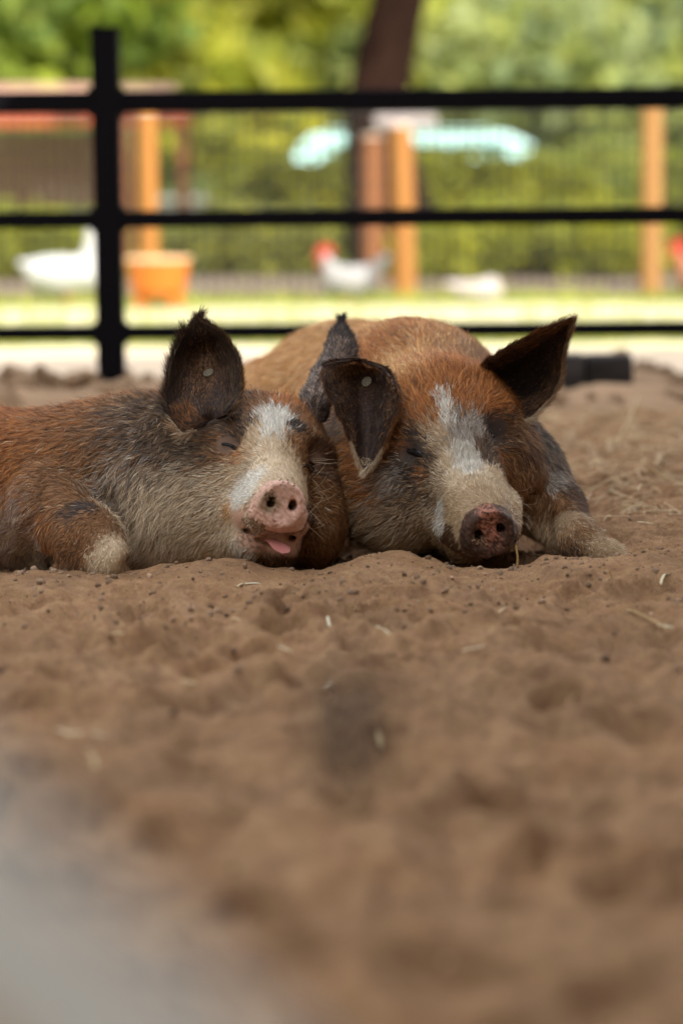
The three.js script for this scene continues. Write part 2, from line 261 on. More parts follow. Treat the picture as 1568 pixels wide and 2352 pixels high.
function eachPoint(mesh, density, r, fn) {                     // points spread evenly over triangles
  const { pts, nor, idx } = mesh, ab = V(), ac = V();
  for (let i = 0; i < idx.length; i += 3) {
    const a = pts[idx[i]], b = pts[idx[i + 1]], c = pts[idx[i + 2]], area = ab.subVectors(b, a).cross(ac.subVectors(c, a)).length() / 2;
    let k = area * density; k = Math.floor(k) + (r() < k % 1 ? 1 : 0);
    for (; k > 0; k--) { let s = r(), t = r(); if (s + t > 1) { s = 1 - s; t = 1 - t; } const w = 1 - s - t; fn(V(a.x * w + b.x * s + c.x * t, a.y * w + b.y * s + c.y * t, a.z * w + b.z * s + c.z * t), nor[idx[i]].clone().multiplyScalar(w).addScaledVector(nor[idx[i + 1]], s).addScaledVector(nor[idx[i + 2]], t).normalize()); }
  }
}

// ------------------------------------------------------------------ ears: a cupped leaf of skin with thickness
function spline(pts, t) { const n = pts.length - 1, k = Math.min(n - 1, Math.floor(t * n)), f = t * n - k, g = (i) => pts[clamp(i, 0, n)], a = g(k - 1), b = g(k), c = g(k + 1), d = g(k + 2); return V(...[0, 1, 2].map((i) => { const p = [a, b, c, d].map((q) => q.getComponent(i)); return 0.5 * (2 * p[1] + (p[2] - p[0]) * f + (2 * p[0] - 5 * p[1] + 4 * p[2] - p[3]) * f * f + (3 * p[1] - p[0] - 3 * p[2] + p[3]) * f * f * f); })); }
function earSheet(L, Cn, Rr, seed = 0, ns = 44, nt = 28, thick = 0.006) {
  const Q = (s, t) => { const l = spline(L, s), c = spline(Cn, s), r = spline(Rr, s), tt = t * 2 - 1; const o = l.multiplyScalar((tt * tt - tt) / 2).addScaledVector(c, 1 - tt * tt).addScaledVector(r, (tt * tt + tt) / 2), k = (1 - s) * Math.min(1, s * 5); return o.addScaledVector(cz, k * Math.sin(Math.PI * t) * (0.0075 * Math.sin(t * 10.5 + s * 4 + seed) + 0.003 * Math.sin(t * 23 + s * 9 + seed))).addScaledVector(cx, 0.0035 * k * n3(s * 7, t * 3, seed)).addScaledVector(cy, 0.003 * k * n3(s * 7, t * 3, seed + 9)); };
  const N = (s, t) => { const e = 0.012, s0 = Math.max(s - e, 0), s1 = Math.min(s + e, 0.985), t0 = Math.max(t - e, 0), t1 = Math.min(t + e, 1); const n = Q(Math.max(s1, s0 + 0.001), t).sub(Q(s0, t)).cross(Q(Math.min(s, 0.97), t1).sub(Q(Math.min(s, 0.97), t0))); return n.normalize(); };
  const front = { pts: [], nor: [], idx: [], st: [] }, back = { pts: [], nor: [], idx: [], st: [] };
  let flip = 0;
  for (let i = 0; i <= ns; i++) for (let j = 0; j <= nt; j++) { const s = i / ns, t = j / nt, p = Q(s, t), n = N(s, t); if (i === Math.floor(ns / 2) && j === Math.floor(nt / 2)) flip = n.dot(camera.position.clone().sub(p)) < 0 ? -1 : 1; front.pts.push(p); front.nor.push(n); front.st.push([s, t]); }
  front.nor.forEach((n) => n.multiplyScalar(flip));
  front.pts.forEach((p, i) => { const [s, t] = front.st[i], e = Math.min(1, Math.min(t, 1 - t) * 9, (1 - s) * 9), h = thick * Math.sqrt(Math.max(0.02, e)); back.pts.push(p.clone().addScaledVector(front.nor[i], -h)); back.nor.push(front.nor[i].clone().negate()); back.st.push([s, t]); });
  for (let i = 0; i < ns; i++) for (let j = 0; j < nt; j++) { const a = i * (nt + 1) + j, b = a + 1, c = a + nt + 1, d = c + 1; if (flip > 0) { front.idx.push(a, c, b, b, c, d); back.idx.push(a, b, c, b, d, c); } else { front.idx.push(a, b, c, b, d, c); back.idx.push(a, c, b, b, c, d); } }
  return { front, back, Q, N: (s, t) => N(s, t).multiplyScalar(flip), ns, nt, flip };
}
function buildEar(pig, name, L, Cn, Rr, colors, opt = {}) {
  const T = (a) => a.map((q) => P(...q)), e = earSheet(T(L), T(Cn), T(Rr), opt.seed || 0), r = rng(opt.seed || 5), h = new Hair(), n = e.front.pts.length;
  const pos = [], nor = [], col = [], idx = [];
  for (const [sheet, kind] of [[e.front, 'inside'], [e.back, 'outside']]) sheet.pts.forEach((p, i) => { pos.push(p.x, p.y, p.z); nor.push(sheet.nor[i].x, sheet.nor[i].y, sheet.nor[i].z); const q = colors.skin[kind === 'inside' ? 0 : 1], j = 1 + 0.25 * n3(p.x * 60, p.y * 60, p.z * 60); col.push(q[0] * j, q[1] * j, q[2] * j); });
  idx.push(...e.front.idx, ...e.back.idx.map((i) => i + n));
  const w = e.nt + 1, ring = []; for (let i = 0; i <= e.ns; i++) ring.push(i * w); for (let j = 1; j <= e.nt; j++) ring.push(e.ns * w + j); for (let i = e.ns - 1; i >= 0; i--) ring.push(i * w + e.nt);
  for (let i = 0; i + 1 < ring.length; i++) { const a = ring[i], b = ring[i + 1]; idx.push(a, a + n, b, b, a + n, b + n); }
  const g = geo(pos, idx, col, nor), ear = part('ear', g, skinMat, pig.group);
  if (opt.label) ear.userData.label = opt.label;
  const dirAt = (s, t) => e.Q(Math.min(s + 0.04, 1), t).sub(e.Q(Math.max(s - 0.02, 0), t)).normalize(), outAt = (s, t) => e.Q(s, Math.min(1, t + 0.03)).sub(e.Q(s, Math.max(0, t - 0.03))).normalize().multiplyScalar(t < 0.5 ? -1 : 1);
  for (const [sheet, kind, dens, len] of [[e.front, 'inside', 300000, 0.013], [e.back, 'outside', 260000, 0.014]]) {
    const idxs = sheet.idx; const stOf = sheet.st;
    for (let i = 0; i < idxs.length; i += 3) {
      const A = idxs[i], B = idxs[i + 1], D = idxs[i + 2], a = sheet.pts[A], b = sheet.pts[B], c = sheet.pts[D]; let k = V().subVectors(b, a).cross(V().subVectors(c, a)).length() / 2 * dens; k = Math.floor(k) + (r() < k % 1 ? 1 : 0);
      for (; k > 0; k--) { let s = r(), t = r(); if (s + t > 1) { s = 1 - s; t = 1 - t; } const m = 1 - s - t, p = V(a.x * m + b.x * s + c.x * t, a.y * m + b.y * s + c.y * t, a.z * m + b.z * s + c.z * t), st = [0, 1].map((q) => stOf[A][q] * m + stOf[B][q] * s + stOf[D][q] * t), nn = sheet.nor[A];
        if (pig.f(p.x, p.y, p.z) < -0.004) continue;
        const cc = C[colors[kind](st[0], st[1], r)], c0 = cc[Math.floor(r() * cc.length)], j = 0.8 + 0.4 * r(), edge = Math.abs(st[1] * 2 - 1), dir = dirAt(st[0], st[1]).addScaledVector(outAt(st[0], st[1]), 0.25 + 0.9 * edge * edge).add(V(r() - 0.5, r() - 0.5, r() - 0.5).multiplyScalar(0.5));
        h.blade(p, nn, dir, len * (0.6 + 0.8 * r()) * (kind === 'inside' && edge < 0.6 ? 0.6 : 1), 0.0007, 0.2 + 0.2 * r(), c0.map((x) => x * j), (r() - 0.5) * 0.4, r); }
    }
  }
  const rim = (s, t, count, len, spread) => { for (let q = 0; q < count; q++) { const ss = clamp(s + (r() - 0.5) * 0.045, 0, 0.995), p = e.Q(ss, t), nn = e.N(ss, t), dir = dirAt(ss, t).multiplyScalar(0.75).addScaledVector(outAt(ss, t), spread).add(V(r() - 0.5, r() - 0.5, r() - 0.5).multiplyScalar(0.35)), c = C[colors.rim(ss, t, r)]; h.blade(p.addScaledVector(nn, -0.004 * r()), nn, dir, len * (0.5 + 0.9 * r()), 0.0006, (r() - 0.5) * 0.5, c[Math.floor(r() * c.length)], (r() - 0.5) * 0.5, r); } };
  for (let i = 0; i <= 40; i++) { const s = i / 40; if (s < 0.06) continue; rim(s, 0, 60, colors.rimLen(s, 0), colors.rimOut?.(s, 0) ?? (s > 0.84 ? 0.15 : 0.9)); rim(s, 1, 60, colors.rimLen(s, 1), colors.rimOut?.(s, 1) ?? (s > 0.84 ? 0.15 : 0.9)); }
  part('hair', h.geo(), furMat, ear);
  return { ear, e };
}
function earTag(ear, e, s, t, rad) {                           // round plastic button with a wheel pattern
  const p = e.Q(s, t), n = e.N(s, t), g = new THREE.Group(); g.name = 'ear_tag'; g.position.copy(p).addScaledVector(n, 0.004); g.quaternion.setFromUnitVectors(V(0, 0, 1), n); ear.add(g);
  const m = mat([0.34, 0.30, 0.22], { roughness: 0.55 }), parts = [new THREE.CylinderGeometry(rad, rad, 0.0024, 28).rotateX(Math.PI / 2), new THREE.TorusGeometry(rad * 0.94, 0.0009, 6, 32).translate(0, 0, 0.0012), new THREE.TorusGeometry(rad * 0.36, 0.0008, 6, 20).translate(0, 0, 0.0013)];
  const marks = []; for (let k = 0; k < 8; k++) { const a = k * Math.PI / 4; marks.push(new THREE.BoxGeometry(rad * 0.34, rad * 0.2, 0.001).translate(rad * 0.65, 0, 0.0016).rotateZ(a)); } marks.push(new THREE.CylinderGeometry(rad * 0.16, rad * 0.16, 0.001, 12).rotateX(Math.PI / 2).translate(0, 0, 0.0016));
  const o = shade(new THREE.Mesh(mergeGeometries(parts.map((q) => q.index ? q.toNonIndexed() : q)), m)); o.name = 'disc'; g.add(o);
  g.removeFromParent();
  const all = part('ear_tag', o.geometry.clone().applyQuaternion(g.quaternion).translate(g.position.x, g.position.y, g.position.z), m, ear);
  const mk = mergeGeometries(marks.map((q) => q.index ? q.toNonIndexed() : q)).applyQuaternion(g.quaternion).translate(g.position.x, g.position.y, g.position.z);
  return [all, part('ear_tag_print', mk, mat([0.16, 0.13, 0.1]), ear)];
}

// ------------------------------------------------------------------ the two pigs
const ACROSS = [];
function buildPig(pig, label, group, coatSpec, skin) {
  const r = rng(pig.seed), g = pig.group = new THREE.Group(); g.name = numbered('pig'); scene.add(g); tag(g, label, 'pig', group);
  const f = pig.f, s = pig.scale;
  // head in a fine grid, the rest in a coarser one, both of the same surface
  const hc = pig.at(0, 0.13, 0.11), hr = 0.245 * s, inHead = (p) => Math.abs(p.x - hc.x) < hr - 0.012 && Math.abs(p.y - hc.y) < hr - 0.012 && Math.abs(p.z - hc.z) < hr - 0.012;
  const head = netMesh(f, hc.clone().addScalar(-hr), hc.clone().addScalar(hr), 0.0033);
  const body = netMesh(f, V(...pig.lo), V(...pig.hi), 0.0085, inHead);
  const coat = new Coat(coatSpec.patches, coatSpec.guides, (u, v) => pig.hit(u, v));
  const bare = (p) => { const q = pig.local(p); return skin(q, p); };           // null where hair grows, else a skin colour and how bare it is
  const pos = [], nor = [], col = [], idx = [];
  for (const m of [body, head]) { const k = pos.length / 3; m.pts.forEach((p, i) => { pos.push(p.x, p.y, p.z); const n = m.nor[i]; nor.push(n.x, n.y, n.z); const b = bare(p), c = coat.mean(p), w = b ? b[3] : 0; for (let j = 0; j < 3; j++) col.push(lerp(c[j] * 0.8, b ? b[j] : 0, w)); }); for (const i of m.idx) idx.push(i + k); }
  part('body', geo(pos, idx, col, nor), skinMat, g);
  pig.eyeAt = pig.eyes.map(([c]) => pig.hit(c[1][0] * 0.5 + c[c.length - 2][0] * 0.5, c[1][1] * 0.5 + c[c.length - 2][1] * 0.5));
  const hair = new Hair();
  for (const [m, dens, isHead] of [[head, 290000, true], [body, 225000, false]]) eachPoint(m, dens, r, (p, n) => {
    if (isHead !== inHead(p)) return;
    const to = camera.position.clone().sub(p).normalize(); if (n.dot(to) < -0.38) return;
    const [u, , d] = project(p); if (u < -170 || u > 1740) return;
    if (d > 4.75 && r() < 0.35) return;
    if (p.y < 0.05 && p.y < sandY(p.x, p.z) - 0.01) return;
    const b = bare(p); if (b && r() < b[3]) return;
    for (const e of pig.eyeAt) if (Math.hypot((p.x - e.x) / 1.25, p.y - e.y, p.z - e.z) < pig.lids) { if (r() < 0.8) return; }
    if (Math.abs(p.x + 0.03) < 0.14) for (const o of ACROSS) if (o !== pig && o.f(p.x, p.y, p.z) < -0.004) return;
    const [dir, len0, lift] = coat.flow(p);
    const w = n3(p.x * 26, p.y * 26, p.z * 26), w2 = n3(p.x * 80 + 9, p.y * 80, p.z * 80), side = V().crossVectors(n, dir);
    dir.addScaledVector(side, 0.34 * w + 0.42 * w2 + 0.32 * (r() - 0.5));
    const c = coat.pick(p, r), j = 0.62 + 0.68 * r(), len = len0 * (0.55 + 0.75 * r()) * (b ? 1 - 0.7 * b[3] : 1);
    hair.blade(p, n, dir, len, 0.00065 + 0.0005 * r() + (d > 4.6 ? 0.0004 : 0), lift * (0.3 + 0.7 * r()) * (r() < 0.05 ? 2.2 : 1), c.map((x) => x * j), (r() - 0.5) * 0.35 + 0.25 * w2, r);
  });
  for (const [u, v, du, dv, len, c] of coatSpec.long || []) { const p = pig.hit(u, v), n = gradient(f, p), d = V().addScaledVector(cx, du).addScaledVector(cy, -dv).addScaledVector(cz, 0.3); hair.blade(p, n, d, len / 1000, 0.0006, 0.5, C[c][0], (r() - 0.5) * 0.6, r); }
  part('hair', hair.geo(), furMat, g);
  // eyes: the dark wet line between the lids
  for (const [curve, open] of pig.eyes) {
    const path = new THREE.CatmullRomCurve3(curve.map(([u, v]) => { const q = pig.hit(u, v); return q.addScaledVector(gradient(f, q, 0.005), 0.0004); })), N = 18, ring = 10, pos = [], idx = [];
    for (let i = 0; i <= N; i++) { const q = path.getPointAt(i / N), tn = path.getTangentAt(i / N), nn = gradient(f, q, 0.006), up = V().crossVectors(nn, tn).normalize(), h = open * Math.sqrt(Math.max(0.02, Math.sin(Math.PI * (0.03 + 0.94 * i / N)))); for (let j = 0; j < ring; j++) { const a2 = j / ring * 2 * Math.PI, w = q.clone().addScaledVector(up, Math.cos(a2) * h).addScaledVector(nn, Math.sin(a2) * h * 0.55); pos.push(w.x, w.y, w.z); } }
    for (let i = 0; i < N; i++) for (let j = 0; j < ring; j++) { const a3 = i * ring + j, b3 = i * ring + (j + 1) % ring; idx.push(a3, a3 + ring, b3, b3, a3 + ring, b3 + ring); }
    part('eye', geo(pos, idx), mat([0.014, 0.011, 0.011], { roughness: 0.22 }), g);
    const lash = new Hair(); for (let k = 0; k < 34; k++) { const q = path.getPointAt(r()), nn = gradient(f, q, 0.006), up = V().copy(cy).multiplyScalar(-1).addScaledVector(cx, (r() - 0.5) * 1.2); lash.blade(q.clone().addScaledVector(cy, open), nn, up, 0.005 + 0.006 * r(), 0.0006, 0.7, C[pig.lash][0], 0.3 * (r() - 0.5), r); }
    part('eyelashes', lash.geo(), furMat, g);
  }
  return { coat, hair, r };
}
function settle(g, base) { g.position.copy(base); for (const c of g.children) c.position.sub(base); }

const pigA = new Pig({
  seed: 3, scale: 1.0, eye: [622, 1040, 4.035], lids: 0.015, low: 0.0, disc: 0.0288, yaw: 0.20, pitch: 0.20, roll: -0.20, jaw: 0.013, tilt: -0.10, eyes: [[[[509, 1020], [520, 1021], [532, 1025], [544, 1032]], 0.0034], [[[692, 1069], [704, 1071], [720, 1074]], 0.0038]], lash: 'dark', lo: [-1.05, -0.16, -4.62], hi: [0.16, 0.36, -3.74],
  body: [
    [[480, 1095, 4.22], 150, [330, 1098, 4.17], 176, 0.06],        // neck to shoulder
    [[330, 1100, 4.17], 178, [150, 1130, 4.19], 166, 0.06],
    [[150, 1130, 4.19], 164, [-140, 1130, 4.24], 180, 0.08],
    [[-140, 1130, 4.24], 182, [-480, 1140, 4.3], 180, 0.1],
    [[360, 1190, 4.10], 125, [540, 1180, 4.03], 95, 0.06],         // throat
    [[110, 1165, 4.04], 88, [205, 1240, 3.92], 70, 0.03],          // foreleg, folded
    [[205, 1240, 3.92], 70, [258, 1290, 3.885], 48, 0.03],
    [[262, 1290, 3.88], 46, [150, 1330, 3.93], 40, 0.02],
  ],
  creases: [[[[255, 1150], [285, 1215], [306, 1300]], 0.011, 0.03], [[[110, 1090], [95, 1160], [70, 1230], [60, 1290]], 0.004, 0.03], [[[440, 1090], [480, 1060], [520, 1046]], 0.0025, 0.014]],
});
const pigB = new Pig({
  seed: 4, scale: 1.03, eye: [1037, 1008, 4.065], lids: 0.020, low: 0.014, disc: 0.0312, yaw: 0.15, pitch: -0.17, roll: 0.25, jaw: 0.0, tilt: -0.03, eyes: [[[[934, 1036], [948, 1038], [960, 1042], [972, 1049]], 0.0058], [[[1114, 990], [1124, 997], [1135, 1003]], 0.006]], lash: 'black', lo: [-0.46, -0.16, -5.75], hi: [0.66, 0.46, -3.74],
  body: [
    [[985, 1010, 4.22], 165, [940, 980, 4.42], 205, 0.09],
    [[940, 985, 4.42], 208, [800, 965, 4.85], 190, 0.12],
    [[800, 965, 4.85], 188, [650, 985, 5.25], 165, 0.12],
    [[890, 1110, 4.14], 130, [860, 1080, 4.3], 150, 0.08],         // jowl and neck on the near side
    [[1130, 1080, 4.26], 120, [1175, 1100, 4.26], 105, 0.07],
    [[1175, 1085, 4.30], 100, [1268, 1170, 4.16], 66, 0.04],       // stretched foreleg
    [[1268, 1170, 4.16], 64, [1325, 1240, 4.06], 46, 0.03],
    [[1325, 1240, 4.06], 46, [1400, 1275, 4.01], 28, 0.03],
    [[1400, 1275, 4.01], 28, [1450, 1296, 3.98], 12, 0.02],
  ],
  creases: [[[[1232, 1130], [1248, 1200], [1268, 1275]], 0.012, 0.03]],
});
ACROSS.push(pigA, pigB);

const disc = (q, o) => { const c = Math.cos(o.tilt), s = Math.sin(o.tilt), y1 = q.y - 0.076, z1 = q.z - 0.287; return [q.x, y1 * c - z1 * s, y1 * s + z1 * c]; };
function eyeBare(q) {  const d = Math.hypot((Math.abs(q.x) - 0.073) / 0.020, (q.y - 0.180) / 0.017, (q.z - 0.10) / 0.035); return 0.4 * smooth(1.3, 0.6, d); }
const A = buildPig(pigA, 'grey and rust pig lying with closed eyes and its pink tongue out', 'pigs dozing side by side', {
  patches: [
    [20, 960, 60, 'rust', 1.6], [-60, 980, 90, 'rust', 1.6], [120, 960, 55, 'rust'], [120, 950, 60, 'brown'], [60, 1010, 60, 'rust', 0.9], [170, 990, 50, 'rust', 0.6], [210, 930, 50, 'rust', 0.7], [210, 930, 50, 'brown', 0.8], [330, 905, 40, 'brown'], [300, 950, 60, 'roan', 1.4], [360, 960, 50, 'roan', 1.6], [230, 1010, 60, 'roan', 0.8], [200, 1040, 70, 'brown', 1.2],
    [90, 1050, 60, 'brown', 1.3], [30, 1060, 50, 'rust', 0.8], [110, 1220, 40, 'rust', 0.6], [40, 1120, 50, 'brown', 0.7], [25, 1190, 50, 'mauve', 1.2], [0, 1260, 60, 'mauve', 1.5], [60, 1280, 25, 'cream', 1], [40, 1230, 40, 'tan', 0.6], [130, 1120, 50, 'brown', 1.3], [370, 1030, 50, 'roan', 1.6], [420, 1050, 40, 'roan', 1.0],
    [290, 1060, 45, 'grey', 0.8], [340, 1080, 40, 'roan', 0.8], [300, 1110, 40, 'beige', 1.2], [240, 1130, 32, 'grey', 1.2], [215, 1120, 30, 'tan', 0.5], [265, 1170, 22, 'mauve', 1.2], [175, 1172, 20, 'black', 2.4], [205, 1165, 13, 'black', 1.8], [145, 1185, 14, 'black', 1.2],
    [340, 1180, 55, 'cream', 2.6], [360, 1250, 50, 'cream', 2.4], [300, 1220, 30, 'cream', 1.8], [410, 1180, 50, 'cream', 2.0], [430, 1160, 55, 'beige', 2.2], [430, 1230, 45, 'cream', 2.2], [480, 1120, 40, 'beige', 1], [400, 1100, 40, 'beige', 0.9], [490, 1240, 40, 'cream', 1.6], [330, 1280, 30, 'brown', 0.8],
    [180, 1225, 42, 'brown', 2.0], [120, 1230, 42, 'brown', 1.6], [150, 1280, 34, 'umber', 1.3], [210, 1200, 25, 'brown', 1.2], [250, 1255, 22, 'cream', 2.2], [225, 1290, 20, 'cream', 1.6], [275, 1290, 22, 'tan', 1.2],
    [560, 890, 30, 'dark', 1.2], [620, 885, 28, 'dark', 1.2], [540, 940, 34, 'brown', 1.4], [520, 970, 30, 'roan', 1.3], [490, 1000, 28, 'brown', 1], [640, 915, 26, 'rust', 1.8], [690, 920, 30, 'rust', 1.8], [725, 930, 26, 'rust', 1.4], [590, 920, 22, 'brown', 1.2], [710, 960, 26, 'brown', 1.3],
    [628, 955, 16, 'white', 3.0], [640, 980, 15, 'white', 3.0], [620, 1000, 16, 'white', 1.8], [615, 1015, 18, 'cream', 1.8], [625, 1040, 24, 'cream', 2.2], [600, 1065, 22, 'cream', 1.8], [676, 985, 12, 'dark', 1.8], [685, 1005, 16, 'brown', 1.5], [690, 1030, 22, 'brown', 1.6], [660, 1040, 16, 'tan', 1], [585, 1000, 16, 'tan', 1.2], [570, 1035, 18, 'tan', 1.3],
    [530, 1000, 20, 'dark', 1.0], [545, 1050, 16, 'rust', 0.9], [510, 1050, 26, 'brown', 1.2], [475, 1060, 30, 'roan', 1.0], [530, 1085, 26, 'tan', 1.4], [560, 1080, 22, 'beige', 1.5], [560, 1110, 20, 'white', 2.4], [585, 1090, 18, 'white', 2.2], [545, 1140, 16, 'white', 2.2], [640, 1080, 22, 'cream', 1.8],
    [522, 1168, 13, 'gold', 1.8], [500, 1150, 20, 'beige', 1.2], [545, 1215, 22, 'cream', 1.8], [560, 1250, 22, 'white', 1.4], [600, 1270, 24, 'brown', 1.4], [650, 1285, 30, 'umber', 1.5], [700, 1260, 26, 'brown', 1.5], [715, 1150, 26, 'brown', 1.5], [725, 1060, 20, 'umber', 1.4], [500, 1190, 30, 'cream', 1.8],
  ],
  guides: [
    [620, 1060, 0, -1, 8], [632, 985, 0.05, -1, 17, 0.45], [660, 920, 0.25, -1, 20, 0.5], [600, 900, -0.2, -1, 18, 0.5], [715, 930, 0.6, -0.9, 20, 0.5], [540, 950, -0.4, -1, 13], [580, 1010, -0.5, -0.9, 9], [490, 990, -0.9, -0.2, 13], [450, 1040, -1, 0.35, 17], [560, 1060, -1, 0.0, 9], [500, 1100, -1, 0.35, 15], [450, 1180, -0.9, 0.6, 24], [480, 1250, -0.7, 0.6, 26], [400, 1110, -0.6, 0.8, 30], [340, 1160, -0.15, 1, 32], [390, 1250, -0.5, 0.9, 30],
    [360, 980, -0.5, 0.9, 24], [330, 930, -0.9, 0.45, 26], [290, 980, -0.9, 0.5, 24], [240, 960, -1, 0.35, 24], [230, 1040, -0.8, 0.6, 24], [150, 980, -0.9, 0.45, 22], [100, 1050, -0.8, 0.55, 22], [30, 960, -1, 0.3, 20], [40, 1100, -0.7, 0.7, 18], [40, 1250, -0.7, 0.7, 16], [70, 1290, 0.5, 0.9, 24], [130, 1140, -0.8, 0.6, 18],
    [200, 1220, -0.6, 0.8, 9], [250, 1265, -0.2, 1, 7], [130, 1260, -0.5, 0.9, 10], [175, 1170, -0.9, 0.5, 13], [235, 1135, -0.9, 0.35, 20], [275, 1110, -0.2, 1, 26], [545, 1130, -0.7, 0.3, 6], [590, 1085, -0.5, -0.7, 6], [560, 1230, -0.5, 0.9, 14], [650, 1290, 0, 1, 15], [705, 1250, 0.4, 0.9, 15], [715, 1100, 0.8, 0.2, 12], [690, 1010, 0.7, -0.5, 12],
  ],
  long: [...Array(44)].map((_, i) => [705 + (i % 5) * 3, 1045 + i * 4, 0.9, -0.5 + (i % 7) * 0.18, 26 + (i % 6) * 5, 'cream']).concat([...Array(70)].map((_, i) => [200 + i * 3, 935 - i * 0.55 + 8, -0.5 + 0.3 * Math.sin(i), -0.9, 26 + 14 * Math.abs(Math.sin(i * 2.3)), i % 3 ? 'brown' : 'gold'])),
}, (q, p) => {
  const [dx, dy, dz] = disc(q, pigA), rr = Math.hypot(dx, dy);
  if (dz > -0.015 && rr < 0.058) {
    const m = n3(q.x * 130, q.y * 130, q.z * 130), m2 = n3(q.x * 330, q.y * 330, q.z * 330), d1 = Math.hypot(dx + 0.020, dy - 0.002), dirt = clamp(smooth(0.024, 0.010, d1) * (0.9 + 0.5 * m) + smooth(0.35, 0.75, m2) * smooth(-0.02, 0.035, dy) * 0.9 + smooth(0.4, 0.8, m + 0.3 * m2) * smooth(0.03, 0.045, dy) * 0.6, 0, 1), c = [0.60 + 0.06 * m, 0.365 + 0.05 * m, 0.29 + 0.04 * m], e = [0.24, 0.165, 0.10];
    return [lerp(c[0], e[0], dirt), lerp(c[1], e[1], dirt), lerp(c[2], e[2], dirt), smooth(-0.015, -0.009, dz)];
  }
  const lip = smooth(0.19, 0.225, q.z) * smooth(0.078, 0.055, q.y) * smooth(-0.008, 0.012, q.y) * smooth(0.085, 0.06, Math.abs(q.x));
  if (lip > 0.02) { const m = n3(q.x * 120 + 5, q.y * 120, q.z * 120), k = smooth(0.0, 0.5, m + 0.25) * smooth(0.048, 0.03, q.y) * smooth(0.0, -0.02, q.x); return [lerp(0.60, 0.22, k), lerp(0.36, 0.145, k), lerp(0.27, 0.09, k), lip * 0.96]; }
  const w = eyeBare(q); return w > 0.02 ? [0.17, 0.105, 0.075, Math.min(1, w * 2.2)] : null;
});
